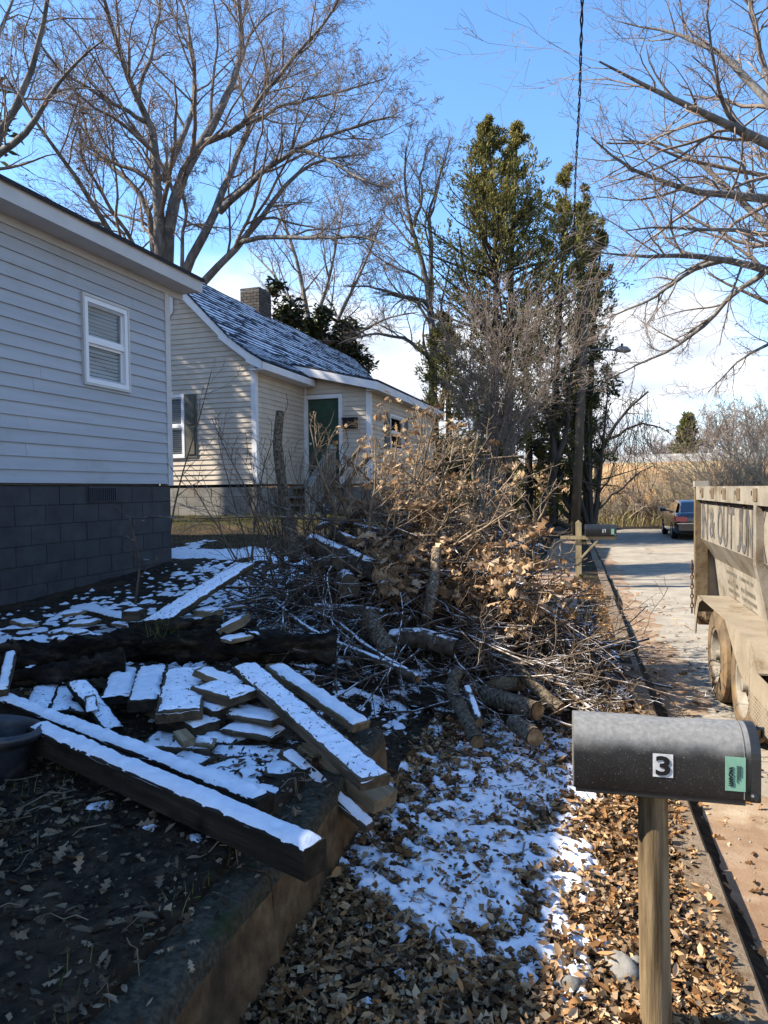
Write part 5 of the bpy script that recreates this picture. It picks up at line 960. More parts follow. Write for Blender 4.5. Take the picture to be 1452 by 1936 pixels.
# ------------------------------------------------------------------ black car parked further down
m_carp = M('black_car_paint', [(.010, .010, .012)], bump=0, rough=.22, spec=.5, coat=1.0)
m_cglass = M('tinted_glass', [(.012, .016, .024)], bump=0, rough=.06, spec=.8, coat=1.)
m_chrome = M('chrome', [(.7, .7, .72)], bump=0, rough=.12, metal=1)
m_tail = M('tail_light', [(.48, .015, .018)], bump=0, rough=.15, coat=1.)
m_rubber = M('car_tyre', [(.02, .02, .021)], bump=.1, rough=.8)
m_alloy = M('alloy_rim', [(.32, .32, .33)], bump=0, rough=.3, metal=.8)
cr = at(1271, 1018, d=26.4); CX = cr.x; CYr = cr.y; cz = float(roadz(np.array([CX]), np.array([CYr]))[0]); car = thing('parked_car', 'black sedan parked down the road, seen from behind', 'car', (CX, CYr, cz))
def loft(secs):
    mb = MB(); m = len(secs[0])
    for s in secs: mb.v += s
    for i in range(len(secs)-1):
        for j in range(m): mb.f.append((i*m+j, i*m+(j+1) % m, (i+1)*m+(j+1) % m, (i+1)*m+j))
    mb.f.append(tuple(range(m-1, -1, -1))); mb.f.append(tuple((len(secs)-1)*m+j for j in range(m))); return mb
W2c = .89; cxm = .87
def csec(y, hw, zb, zsh, zt, rnd=.07):
    pts = [(-hw*.90, zb), (-hw*.99, zb+.10), (-hw, zb+.28), (-hw*.985, zsh-.10), (-hw*.95, zsh), (-hw*.80, zt), (-hw*.4, zt+.02)]; pts = pts+[(-a, b) for a, b in pts[::-1]]; return [(cxm+a, y, b) for a, b in pts]
secs = [csec(-.98, .70, .38, .78, .86), csec(-.94, .80, .30, .86, .93), csec(-.80, .86, .25, .91, .985), csec(-.45, .89, .22, .93, 1.0), csec(.2, .895, .20, .93, .97), csec(1.2, .90, .19, .92, .95), csec(2.2, .895, .19, .91, .94), csec(2.75, .885, .20, .89, .96), csec(3.2, .87, .22, .82, .90), csec(3.5, .80, .28, .72, .80), csec(3.62, .66, .36, .62, .66)]
bd = ob('body', loft(secs), m_carp, car); smooth_angle(bd, 40)
def gsec(y, hb, ht, zb, zt): return [(cxm-hb, y, zb), (cxm-ht-.03, y, zt-.06), (cxm-ht, y, zt-.012), (cxm-ht*.5, y, zt), (cxm+ht*.5, y, zt), (cxm+ht, y, zt-.012), (cxm+ht+.03, y, zt-.06), (cxm+hb, y, zb)]
g = ob('roof', loft([gsec(-.62, .70, .66, .97, 1.0), gsec(-.12, .78, .58, .95, 1.36), gsec(.45, .80, .60, .95, 1.435), gsec(1.1, .80, .60, .94, 1.44), gsec(1.7, .79, .57, .93, 1.36), gsec(2.55, .74, .68, .93, .97)]), m_carp, car); smooth_angle(g, 35)
def quad(pts): 
    mb = MB(); mb.add(pts, [tuple(range(len(pts)))]); return mb
ob('rear_window', quad([(cxm-.68, -.60, 1.015), (cxm+.68, -.60, 1.015), (cxm+.55, -.155, 1.345), (cxm-.55, -.155, 1.345)]), m_cglass, car)
ob('windscreen', quad([(cxm-.68, 2.47, 1.01), (cxm+.68, 2.47, 1.01), (cxm+.55, 1.78, 1.355), (cxm-.55, 1.78, 1.355)]), m_cglass, car)
for s in (-1, 1):
    for pts in ([(-.28, 1.0), (.72, .985), (.72, 1.36), (.05, 1.33)], [(.80, .985), (2.10, .985), (1.62, 1.31), (.80, 1.37)]):
        def sx(z): return cxm+s*(.805-(z-.95)*.36+.004)
        ob('side_window', quad([(sx(z), y, z) for y, z in pts]), m_cglass, car)
    mb = MB(); mb.tube([(cxm+s*.80, 2.05, .99), (cxm+s*.93, 2.0, 1.03), (cxm+s*1.06, 1.98, 1.04), (cxm+s*1.08, 1.98, 1.04)], [.03, .06, .085, .05], 8); ob('mirror', mb, m_carp, car)
    mb = MB(); mb.add([(cxm+s*.895, -.62, .90), (cxm+s*.86, -.965, .86), (cxm+s*.50, -1.0, .84), (cxm+s*.50, -1.01, .68), (cxm+s*.86, -.985, .68), (cxm+s*.90, -.72, .70)], [(0, 1, 4, 5), (1, 2, 3, 4)]); ob('tail_light', mb, m_tail, car)
    mb = MB(); mb.box((cxm+s*.896-.004, -.3, .50), (cxm+s*.896+.012*s+.004, 2.4, .535)); ob('side_moulding', mb, m_carp, car)
    for yy in (0, 2.8): 
        wh = wheel(car, cxm+s*.80, yy, .325, s, .325, .21, 'wheel', m_rubber, m_alloy, n=24)
mb = MB(); mb.box((cxm-.78, -1.03, .36), (cxm+.78, -.93, .60)); ob('bumper', mb, m_carp, car)
mb = MB(); mb.box((cxm-.84, -1.036, .60), (cxm+.84, -.96, .622)); ob('chrome_strip', mb, m_chrome, car)
mb = MB(); mb.box((cxm-.26, -1.02, .70), (cxm+.26, -.99, .82)); ob('number_plate', mb, m_silver, car)
# ------------------------------------------------------------------ lumber pile
def wood(n, a, b, c): return M(n, [(.3, a), (.55, b), (.75, c)], scale=26, stretch=(.09, 1, 1), bump=1., bscale=60, bdist=.008, objrand=.25, coord='obj', mottled=(5, .55, .75, tuple(v*.45 for v in a)))
m_wood = wood('weathered_lumber', (.045, .034, .022), (.10, .075, .047), (.165, .125, .08))
m_woodp = wood('pale_lumber', (.13, .095, .055), (.23, .17, .10), (.32, .25, .16))
m_woodd = wood('rotten_lumber', (.012, .010, .007), (.028, .022, .016), (.055, .043, .03))
m_snow = M('snow', [(.35, (.68, .71, .77)), (.65, (.79, .81, .85))], scale=20, bump=.7, bscale=130, bdist=.005, rough=.7, mottled=(60, .66, .71, (.09, .07, .05)))
m_snowd = M('specked_snow', [(.35, (.74, .77, .83)), (.65, (.86, .88, .92))], scale=12, bump=.4, bscale=70, bdist=.004, rough=.6, mottled=(42, .585, .63, (.045, .032, .022)))
rb = random.Random(12)
def board(name, label, a, b, w, th, mat=m_wood, snow=1, group='snow-dusted lumber', taper=1.0, cat='board', ragged=.0, roll=0., cover=1.0):
    """a, b: (px, py, z of top surface centre line) of the two ends"""
    w = w*.88 if w > .1 else w; th = th*.8 if th > .05 else th
    A = at(a[0], a[1], z=a[2]); B = at(b[0], b[1], z=b[2]); t = (B-A).normalized(); L = (B-A).length; sd = t.cross(Vector((0, 0, 1))).normalized(); sd = Matrix.Rotation(roll, 3, t) @ sd; u = sd.cross(t).normalized()
    root = thing(name, label, cat, tuple(A), group=group); root.rotation_euler = Matrix((t, -sd, u)).transposed().to_euler(); sd = Vector((0, -1, 0)); t = Vector((1, 0, 0)); u = Vector((0, 0, 1)); n = max(4, int(L/.12)); mb = MB(); K = 8
    for i in range(n+1):
        f = i/n; c = t*(L*f); ww = w*(1+(taper-1)*f)/2; j = lambda s: rb.uniform(-s, s); e = .004; dx = ragged*rb.uniform(-1, 1) if i in (0, n) else 0
        for (p, q) in ((-ww+e, 0), (ww-e, 0), (ww, -e), (ww, -th+e), (ww-e, -th), (-ww+e, -th), (-ww, -th+e), (-ww, -e)):
            mb.v.append(tuple(c+t*(dx+j(ragged*.5) if i in (0, n) else 0)+sd*(p+j(.0015+ragged*.03))+u*(q+j(.001))))
    for i in range(n):
        for k in range(K): mb.f.append((i*K+k, i*K+(k+1) % K, (i+1)*K+(k+1) % K, (i+1)*K+k))
    mb.f.append(tuple(range(K-1, -1, -1))); mb.f.append(tuple(n*K+k for k in range(K))); o = ob('plank', mb, mat, root)
    if snow:
        nx = max(5, int(w/.012)); ny = max(8, int(L/.014)); V = []; F = []; rgx = np.random.default_rng(rb.randrange(9999)); ox, oy = rgx.random(2)*60
        for i in range(ny+1):
            for k in range(nx+1):
                f = i/ny; g = (k/nx-.5)*2; ww = w*(1+(taper-1)*f)/2; edge = min(1-abs(g), min(f, 1-f)*L/w*2*.9); hh = .012*min(1, max(edge, 0)*3.2)**.5; nz = float(fbm(ox+f*L, oy+g*w/2, 30, 4, 2)); n2 = float(fbm(ox+f*L+9, oy+g*w/2, 7, 2, 5)); hh = hh*1.05+.020*(nz-.5)+.008*(n2-.5)-.0035*(1+(edge < .3)*1.2)
                V.append(t*(L*f*.996+.001)+sd*(ww*g*.985)+u*(.0015+hh))
        for i in range(ny):
            for k in range(nx): q = i*(nx+1)+k; F.append((q, q+1, q+nx+2, q+nx+1))
        mb = MB(); mb.add(V, F); ob('snow', mb, m_snowd if snow == 2 else m_snow, root, True)
    return root
BL = [
 ('beam', 'long snow-topped beam in front, jutting out over the retaining wall', (70, 1369, .745), (598, 1597, .70), .095, .115, m_woodd, 1),
 ('beam', 'second long snow-topped beam lying close behind the front one', (-30, 1302, .75), (497, 1505, .69), .08, .08, m_woodd, 1),
 ('plank', 'longest speckled plank running from the rotten log down to the leaves', (462, 1256, .82), (712, 1470, .66), .15, .055, m_wood, 2),
 ('plank', 'clean snowy plank just right of the longest speckled plank', (520, 1256, .78), (684, 1366, .64), .12, .04, m_woodp, 1),
 ('lath', 'thin snowy strip of wood pointing over the wall edge', (540, 1418, .64), (702, 1558, .44), .06, .03, m_wood, 1),
 ('plank', 'bare brown plank under the longest speckled plank', (585, 1400, .62), (728, 1502, .50), .17, .07, m_woodp, 0),
 ('plank', 'wide snowy plank propped up toward the brush pile', (288, 1176, .82), (464, 1063, 1.14), .24, .03, m_wood, 2),
 ('plank', 'flat snowy plank crossing the foot of the propped one', (172, 1150, .74), (300, 1182, .74), .17, .04, m_wood, 1),
 ('block', 'snow-capped wooden block beside the propped plank', (238, 1153, .86), (268, 1153, .86), .16, .09, m_wood, 1),
 ('plank', 'short snowy board leftmost behind the rotten log', (55, 1203, .74), (92, 1219, .74), .26, .035, m_wood, 1),
 ('plank', 'short snowy board second from left behind the rotten log', (112, 1190, .76), (168, 1205, .76), .26, .035, m_wood, 1),
 ('plank', 'stubby board end nearest the tub, poking from under the log', (236, 1262, .72), (222, 1314, .71), .17, .06, m_woodd, 1),
 ('plank', 'stubby board with a crooked end, second of the cut ends', (290, 1258, .745), (270, 1324, .735), .17, .06, m_woodd, 1),
 ('plank', 'broad speckled board with a rounded end in the middle of the pile', (352, 1262, .78), (338, 1344, .75), .23, .05, m_wood, 2),
 ('plank', 'narrow board below the broad speckled one', (300, 1325, .70), (392, 1366, .68), .16, .07, m_wood, 1),
 ('plank', 'curled board lifted at its edge right of the broad speckled one', (378, 1262, .84), (452, 1292, .78), .13, .03, m_woodp, 1),
 ('plank', 'thick square-ended board at the centre of the cut ends', (388, 1290, .79), (462, 1310, .775), .20, .06, m_wood, 2),
 ('plank', 'square-ended board just under the thick central one', (368, 1318, .73), (430, 1334, .72), .20, .06, m_wood, 1),
 ('plank', 'clipped-corner board at the right of the cut ends', (446, 1340, .69), (532, 1356, .68), .18, .022, m_wood, 1),
 ('plank', 'clipped-corner board second in the right-hand stack', (432, 1368, .645), (528, 1384, .635), .17, .022, m_wood, 1),
 ('plank', 'lowest small board in the right-hand stack', (420, 1388, .60), (452, 1400, .60), .12, .02, m_wood, 1),
 ('plank', 'dark speckled stick of lumber leaning between the beams and log', (146, 1286, .74), (214, 1374, .64), .10, .035, m_woodd, 2),
 ('plank', 'speckled short board left of the leaning dark stick', (92, 1288, .68), (66, 1342, .66), .15, .03, m_woodd, 2),
 ('plank', 'speckled short board touching the leaning dark stick', (128, 1296, .67), (112, 1344, .65), .12, .03, m_woodd, 2),
 ('stake', 'upright snowy stake at the left edge by the tub', (20, 1232, .86), (4, 1300, .80), .05, .05, m_wood, 1),
 ('slab', 'broad curved slab of wood lying flat behind the second beam', (278, 1396, .60), (412, 1402, .60), .24, .04, m_wood, 2),
 ('plank', 'small snowy offcut half under the curved slab', (330, 1428, .585), (388, 1440, .585), .13, .025, m_wood, 1),
 ('plank', 'splintered pale board pointing up right behind the rotten log', (404, 1192, .84), (462, 1164, .93), .22, .05, m_woodp, 1),
 ('plank', 'thin pale board on top of the heap right behind the rotten log', (425, 1208, .83), (508, 1192, .83), .12, .025, m_woodp, 1),
 ('block', 'snowy block beside the propped plank on its right', (378, 1150, .86), (412, 1152, .86), .20, .08, m_woodp, 1),
 ('plank', 'snowy board under the propped plank, right side', (345, 1166, .80), (392, 1176, .80), .18, .03, m_woodp, 1),
 ('stick', 'peeling painted stick lying in leaves in front of the front beam', (285, 1526, .575), (322, 1590, .575), .035, .02, m_woodd, 2)]
for (nm, lab, a, b, w, th, mt, sn) in BL: board(nm, lab, a, b, w, th, mt, sn, ragged=.012 if th < .1 else .006, taper=rb.uniform(.9, 1.05))
ro_ = random.Random(4)
for i_ in range(26):
    fx = ro_.random(); cx_ = 40+470*fx; cy_ = 1262+ro_.random()*(70+90*fx); z_0 = .60+.16*ro_.random()*(1-abs(fx-.5)); an_ = ro_.gauss(.3, .7); ln_ = ro_.uniform(25, 60)
    board('offcut', 'small broken offcut wedged among the snowy lumber', (cx_, cy_, z_0+.02), (cx_+ln_*math.cos(an_), cy_+ln_*.45*math.sin(an_)+8, z_0-.01), ro_.uniform(.05, .12), ro_.uniform(.015, .035), ro_.choice((m_wood, m_woodp, m_woodd)), ro_.choice((1, 2, 2, 0)), group='offcuts in the lumber pile', ragged=.02, roll=ro_.gauss(0, .12))
for i_ in range(9):
    cx_ = ro_.uniform(20, 480); cy_ = ro_.uniform(1135, 1205); z_0 = .74+.05*ro_.random(); an_ = ro_.gauss(.1, .5); ln_ = ro_.uniform(25, 55)
    board('offcut', 'small board scrap lying behind the long rotten log', (cx_, cy_, z_0), (cx_+ln_*math.cos(an_), cy_+ln_*.3*math.sin(an_), z_0+.02), ro_.uniform(.07, .14), ro_.uniform(.015, .03), ro_.choice((m_wood, m_woodp)), ro_.choice((1, 1, 2)), group='scraps behind the rotten log', ragged=.02, roll=ro_.gauss(0, .1))
# ---- rotten logs
m_rot = M('rotten_bark', [(.34, (.006, .005, .004)), (.5, (.02, .015, .011)), (.66, (.07, .05, .033))], scale=16, stretch=(.3, 1, 1), bump=1., bscale=28, bdist=.03, snow=(1.32, 9, .12))
m_bark2 = M('log_bark', [(.34, (.05, .036, .023)), (.48, (.15, .115, .078)), (.62, (.29, .235, .165))], scale=42, bump=1., bscale=70, bdist=.03, objrand=.2, mottled=(22, .6, .7, (.23, .23, .19)))
m_bark2s = M('snowy_log_bark', [(.3, (.03, .024, .017)), (.5, (.07, .054, .038)), (.7, (.13, .105, .075))], scale=18, bump=1., bscale=50, bdist=.012, objrand=.2, snow=(.80, 7, .10))
m_cut = M('cut_end_grain', [(.3, (.09, .058, .03)), (.5, (.20, .13, .068)), (.7, (.32, .22, .12))], scale=22, bump=.4, bscale=80, objrand=.15)
m_cutd = M('dark_cut_end', [(.3, (.06, .045, .028)), (.7, (.13, .095, .06))], scale=25, bump=.4, bscale=80, objrand=.15)
def log(name, label, pts, r0, r1, mat=m_bark2, cut=m_cut, n=14, K=12, rough=.10, group=None, cat='log', knots=0, world=False):
    """pts: (px, py, depth)"""
    W = [tuple(p) if world else tuple(at(p[0], p[1], d=p[2])) for p in pts]; q = resample(W, K); rgx = np.random.default_rng(sum(map(ord, label))+len(label)); root = thing(name, label, cat, tuple(W[0]), group=group); q = q-np.array(W[0]); mb = MB(); t0 = nrm(q[1]-q[0]); a = nrm(np.cross(t0, [0.3, .2, 1.])); ph = rgx.random(n)*6; rings = []
    for i in range(K):
        t = nrm(q[min(i+1, K-1)]-q[max(i-1, 0)]); a = nrm(a-t*(a*t).sum()); b = np.cross(t, a); r = r0+(r1-r0)*i/(K-1)
        for j in range(n):
            th = 2*np.pi*j/n; k = 1+rough*(math.sin(3*th+ph[0]+i*.35)*.5+math.sin(5*th+ph[1]-i*.2)*.35+rgx.normal()*.35); mb.v.append(tuple(q[i]+(a*math.cos(th)+b*math.sin(th))*r*k))
    for i in range(K-1):
        for j in range(n): mb.f.append((i*n+j, i*n+(j+1) % n, (i+1)*n+(j+1) % n, (i+1)*n+j))
    vs = list(mb.v); o = ob('bark', mb, mat, root, True)
    for i, s in ((0, -1), (K-1, 1)):
        c = np.array(q[i])+nrm(q[min(i+1, K-1)]-q[max(i-1, 0)])*.004*s; ring = [tuple((np.array(v)-q[i])*.93+c) for v in vs[i*n:(i+1)*n]]; mb = MB(); mb.add(ring+[tuple(c)], [((j+1) % n, j, n) if s < 0 else (j, (j+1) % n, n) for j in range(n)])
        for sc_ in ((.55,)): pass
        ob('cut_end', mb, cut, root)
    return root
log('rotten_log', 'long black rotten log lying across the lumber, grass tuft on it', [(-40, 1262, 4.4), (100, 1240, 4.4), (300, 1218, 4.4), (480, 1222, 4.3), (635, 1226, 4.35)], .085, .075, m_rot, m_cutd, 26, 60, .55)
log('rotten_log', 'shorter black rotten log below the long one at left', [(6, 1284, 3.75), (120, 1272, 3.8), (235, 1250, 3.9)], .04, .055, m_rot, m_cutd, 18, 30, .5)
log('rotten_log', 'splintered black slab on top of the long rotten log', [(250, 1192, 4.5), (330, 1184, 4.45), (420, 1172, 4.5)], .05, .025, m_rot, m_cutd, 16, 26, .55)
LG = [
 ('log', 'thick log with snow cap on top of the brush heap', [(590, 1028, 6.5), (650, 1052, 6.1), (718, 1084, 5.6)], .115, .105, m_bark2s, m_cut),
 ('log', 'snow-dusted log lying across the back of the heap crest', [(668, 1000, 6.6), (720, 1012, 6.4), (770, 1010, 6.3)], .08, .075, m_bark2s, m_cut),
 ('log', 'short fat log wedged above the dark log end', [(612, 1068, 6.2), (640, 1062, 5.9)], .085, .085, m_bark2s, m_cutd),
 ('log', 'log with a pale end poking out right of the snow-capped log', [(735, 1040, 6.5), (762, 1062, 5.8)], .06, .06, m_bark2s, m_cut),
 ('log', 'dark log end facing the road below the snow-capped log', [(640, 1080, 6.7), (660, 1108, 5.5)], .11, .115, m_bark2s, m_cutd),
 ('log', 'smaller log end with snow cap, right of the dark log end', [(705, 1084, 6.3), (730, 1113, 5.35)], .065, .068, m_bark2s, m_cut),
 ('log', 'long dark log buried low in the heap under the log ends', [(600, 1156, 5.8), (665, 1158, 5.5), (725, 1168, 5.4)], .085, .08, m_bark2s, m_cutd),
 ('log', 'lichen-covered log standing below the log ends', [(700, 1165, 5.3), (715, 1200, 5.1), (738, 1236, 4.9)], .08, .075, m_bark2, m_cutd),
 ('log', 'dark log with a broad mound of snow at the heart of the brush', [(742, 1212, 5.2), (800, 1206, 5.1), (862, 1226, 5.0)], .10, .085, m_bark2s, m_cutd),
 ('log', 'pale cut log on the leaves behind the mailbox', [(918, 1318, 4.75), (965, 1328, 4.5), (1016, 1344, 4.3)], .072, .07, m_bark2, m_cut),
 ('log', 'split orange log leaning on the pale cut log', [(914, 1304, 5.0), (950, 1292, 4.9), (986, 1290, 4.8)], .055, .07, m_woodp, m_cut),
 ('log', 'short round log half hidden below the pale cut log', [(972, 1366, 4.3), (1012, 1394, 3.95)], .062, .065, m_bark2, m_cut),
 ('log', 'crooked stub of branch standing in the snow', [(866, 1270, 4.6), (850, 1300, 4.5), (874, 1346, 4.2), (902, 1402, 3.85)], .05, .05, m_bark2, m_cut),
 ('split_wood', 'pale snowy split of wood beside the crooked stub', [(884, 1304, 4.5), (906, 1366, 4.1)], .035, .03, m_bark2s, m_cut),
 ('log', 'pale lichened branch stub hanging from the leafy boughs', [(826, 1040, 5.5), (820, 1105, 5.3), (808, 1164, 5.1)], .04, .042, m_bark2, m_cut),
 ('log', 'sturdy bare bough slanting down right through the brush', [(850, 1080, 6.0), (905, 1165, 5.5), (960, 1240, 5.0), (1016, 1308, 4.6), (1060, 1340, 4.5)], .03, .042, m_bark2, m_cut),
 ('log', 'snowy bough at the right of the heap reaching the kerb', [(955, 1140, 6.6), (1040, 1192, 6.2), (1110, 1218, 6.2), (1196, 1226, 6.3)], .04, .022, m_bark2s, m_cut),
 ('log', 'snowy bough lying low along the right slope', [(970, 1268, 5.4), (1040, 1262, 5.4), (1110, 1278, 5.4)], .035, .03, m_bark2s, m_cut),
 ('log', 'small round log end near the kerb behind the mailbox', [(1072, 1314, 5.3), (1081, 1324, 4.8)], .045, .045, m_bark2, m_cut),
 ('cut_sapling', 'tall cut sapling standing up in front of the tan house', [(530, 778, 7.0), (522, 840, 7.0), (530, 890, 7.0), (540, 960, 7.0), (560, 1060, 6.8)], .042, .06, m_bark2, m_cut),
 ('forked_branch', 'thick snow-laden forked branch at the left crest of the heap', [(602, 1030, 6.5), (632, 1010, 6.5), (660, 990, 6.5), (688, 958, 6.5)], .05, .03, m_bark2s, m_cut),
 ('branch', 'snow-laden side fork at the left crest of the heap', [(640, 1010, 6.4), (618, 990, 6.4), (598, 1000, 6.4)], .035, .025, m_bark2s, m_cut),
 ('log', 'short snowy log on the crest beside the forked branch', [(640, 1012, 6.3), (672, 1026, 6.1)], .055, .055, m_bark2s, m_cut),
 ('branch', 'long snowy bough sweeping down to the lumber pile', [(520, 1140, 5.9), (580, 1190, 5.2), (640, 1220, 5.0), (720, 1250, 4.7), (790, 1284, 4.5)], .018, .03, m_bark2s, m_cut),
 ('branch', 'snowy bough above the mound of snow sloping to the right', [(565, 1150, 5.8), (630, 1170, 5.4), (700, 1230, 4.9), (770, 1270, 4.6)], .014, .024, m_bark2s, m_cut),
 ('branch', 'bare bough arching up out of the leafy boughs', [(812, 885, 6.2), (860, 872, 6.1), (920, 868, 6.0), (990, 862, 6.0)], .018, .010, m_bark2, m_cut),
 ('branch', 'pale broken bough pointing up beside the handrail', [(600, 960, 6.6), (640, 900, 6.6), (688, 838, 6.6)], .022, .018, m_bark2, m_cut),
 ('branch', 'broken bough crossing low at the right of the handrail', [(640, 935, 6.5), (668, 895, 6.5), (702, 862, 6.5)], .024, .018, m_bark2, m_cut),
 ('branch', 'knobbly bough rising right of the addition corner', [(800, 1010, 6.0), (795, 940, 6.1), (770, 895, 6.2), (745, 875, 6.2)], .026, .016, m_bark2, m_cut),
 ('branch', 'slim upright bough in front of the far shed', [(850, 1000, 6.2), (838, 920, 6.2), (836, 860, 6.2), (843, 830, 6.2)], .02, .012, m_bark2, m_cut),
 ('branch', 'slim upright bough under the twiggy shrub', [(905, 1010, 6.0), (898, 940, 6.0), (893, 880, 6.0), (905, 820, 6.0)], .02, .012, m_bark2, m_cut),
 ('branch', 'dark half-buried stick in the snow between wall and mailbox', [(770, 1590, 2.95), (800, 1640, 2.85), (835, 1700, 2.75)], .018, .015, m_woodd, m_cutd),
 ('branch', 'short stub of branch on snow near the longest plank', [(668, 1400, 3.9), (708, 1412, 3.8)], .02, .02, m_bark2, m_cut),
 ('branch', 'dark root lying along the top of the retaining wall', [(380, 1600, 2.28), (440, 1640, 2.2), (480, 1665, 2.15)], .022, .016, m_rot, m_cutd)]
for (nm, lab, pts, r0, r1, mt, ct) in LG: k_ = .82 if r0 > .045 else 1.; log(nm, lab, pts, r0*k_, r1*k_, mt, ct, 12, 14 if len(pts) > 2 else 6, .08 if r0 > .05 else .05, cat='log' if nm == 'log' else 'branch')
# ---- boughs of the brush heap (each its own object), twigs, dry leaves
m_bough = M('bough_bark', [(.3, (.09, .066, .043)), (.5, (.20, .15, .10)), (.7, (.32, .25, .175))], scale=9, bump=.4, bscale=60, objrand=.3)
m_boughs = M('snowy_bough_bark', [(.3, (.06, .044, .031)), (.6, (.15, .112, .078))], scale=9, bump=.4, bscale=60, objrand=.3, snow=(.92, 9, .10))
m_dry = M('dry_oak_leaf', [(.0, (.17, .10, .05)), (.35, (.32, .20, .108)), (.7, (.44, .305, .18)), (.95, (.53, .395, .255)), (1, (.28, .07, .03))], island=True, bump=0, rough=.75, trans=.25)
OAKV = [(0, 0, 0), (.12, -.05, .01), (.25, -.2, .06), (.36, -.07, .01), (.52, -.27, .09), (.62, -.09, .02), (.80, -.2, .10), (1, 0, .06), (.80, .2, .10), (.62, .09, .02), (.52, .27, .09), (.36, .07, .01), (.25, .2, .06), (.12, .05, .01)]
OAKF = [np.array([(0, 1, 13), (7, 6, 8)]), np.array([(1, 3, 11, 13), (3, 5, 9, 11), (5, 6, 8, 9)]), np.array([(1, 2, 3), (3, 4, 5), (11, 12, 13), (9, 10, 11)])]
def pileh(x, y): return 1.22*np.exp(-(((x+1.5)/1.05)**2+((y-6.6)/1.35)**2))+.45*np.exp(-(((x+.55)/.75)**2+((y-6.2)/1.2)**2))
rg = np.random.default_rng(77)
def boughs(n, fn, label, group, mat, K=9, sub=(6, 45, .4), sub2=(4, 45, .45), r=(.008, .02), leaves=0, leafsz=.10, up=0., wander=.10, tmin=.2):
    """n individually tagged boughs; fn() -> start, dir, length"""
    for i in range(n):
        p, d, L = fn(); d = np.array(d, float); d /= np.linalg.norm(d); Q = np.empty((1, K, 3)); Q[0, 0] = p; dd = d[None]
        for k in range(1, K): dd = nrm(dd+rg.normal(size=(1, 3))*wander+np.array([0, 0, up])); Q[:, k] = Q[:, k-1]+dd*(L/(K-1))
        r0 = rg.uniform(*r); Rd = np.linspace(r0, r0*.3, K)[None]; base = tuple(Q[0, 0]); root = thing('cut_bough', label, 'branch', base, group=group); nb = NB(); V, F = tubes(Q, Rd, 6); nb.add(V, F); q1, r1 = grow(Q, Rd, sub[0], sub[1], sub[2], K=6, wander=.16, up=.02, rng=rg, rmin=.003, tmin=tmin, rr=.55); V, F = tubes(q1, r1, 4); nb.add(V, F); q2, r2 = grow(q1, r1, sub2[0], sub2[1], sub2[2], K=4, wander=.2, up=.02, rng=rg, rmin=.0022); V, F = tubes(q2, r2, 3); nb.add(V, F)
        nb.obj('wood', mat, root, True, base)
        if leaves:
            e = np.concatenate([q2[:, -1], q2[:, 2], q1[:, -1]]); e = e[rg.integers(0, len(e), leaves)]+rg.normal(size=(leaves, 3))*.03; nb = NB(); V, F = scatter(OAKV, OAKF, e, randrot(leaves, 1.2, rg), np.stack([.7+.6*rg.random(leaves), .5+.9*rg.random(leaves), rg.normal(size=leaves)*2.5], 1)*(leafsz*(.5+1.0*rg.random(leaves)))[:, None]); nb.add(V, F); nb.obj('dry_leaves', m_dry, root, False, base, kind='stuff')
def gpt(x, y, dz=0): return np.array([x, y, gz(x, y)+dz])
# upright leafy boughs on the crest
def f1():
    a = rg.uniform(0, 1); x = -1.85+1.4*a+rg.normal()*.1; y = 6.3+rg.normal()*.35; p = gpt(x, y, .35+.6*pileh(x, y)); return p, (rg.normal()*.5+.1, rg.normal()*.4, 1.0), rg.uniform(.5, 1.1)
boughs(26, f1, 'leafy cut oak bough sticking up from the crest of the brush heap', 'leafy boughs on the brush heap', m_bough, leaves=22, leafsz=.08, up=.02, r=(.008, .016))
# leafy mass on the right flank
def f2():
    x = rg.uniform(-1.45, -.7); y = rg.uniform(5.5, 6.4); p = gpt(x, y, rg.uniform(.0, .85)*pileh(x, y)+.12); return p, (rg.normal()*.5+.15, rg.normal()*.6-.4, rg.uniform(-.3, .7)), rg.uniform(.5, .9)
boughs(34, f2, 'leafy cut bough in the tan mass on the right of the brush heap', 'leafy boughs on the brush heap flank', m_bough, leaves=66, leafsz=.10, r=(.007, .014))
# bare snowy boughs sliding down towards the camera
def f3():
    x = rg.uniform(-2.4, .0); y = rg.uniform(5.0, 6.6); p = gpt(x, y, rg.uniform(.2, .9)*pileh(x, y)+.1); return p, (rg.normal()*.7+.2, -1+rg.normal()*.35, -.22+rg.normal()*.12), rg.uniform(.9, 1.9)
boughs(46, f3, 'bare snow-dusted bough sliding off the front of the brush heap', 'bare boughs on the front of the heap', m_boughs, r=(.006, .016), wander=.07)
def f4():
    x = rg.uniform(-1.0, -.35); y = rg.uniform(4.6, 5.7); p = gpt(x, y, rg.uniform(.2, .8)*pileh(x, y)+.08); return p, (1+rg.normal()*.3, -.45+rg.normal()*.4, -.22), rg.uniform(.5, 1.05)
boughs(26, f4, 'bare bough fanning off the right of the heap toward the kerb', 'bare boughs on the kerb side of the heap', m_boughs, r=(.006, .014), wander=.08)
def f6():
    x = rg.uniform(-2.1, -.5); y = 6.2+rg.normal()*.4; p = gpt(x, y, .3+.6*pileh(x, y)); return p, (rg.normal()*.7, rg.normal()*.5-.2, .7), rg.uniform(.5, 1.1)
boughs(34, f6, 'bare tan bough tangled through the crest of the brush heap', 'bare boughs on the crest of the heap', m_bough, r=(.007, .017), wander=.13, sub=(7, 48, .38), sub2=(4, 48, .4))
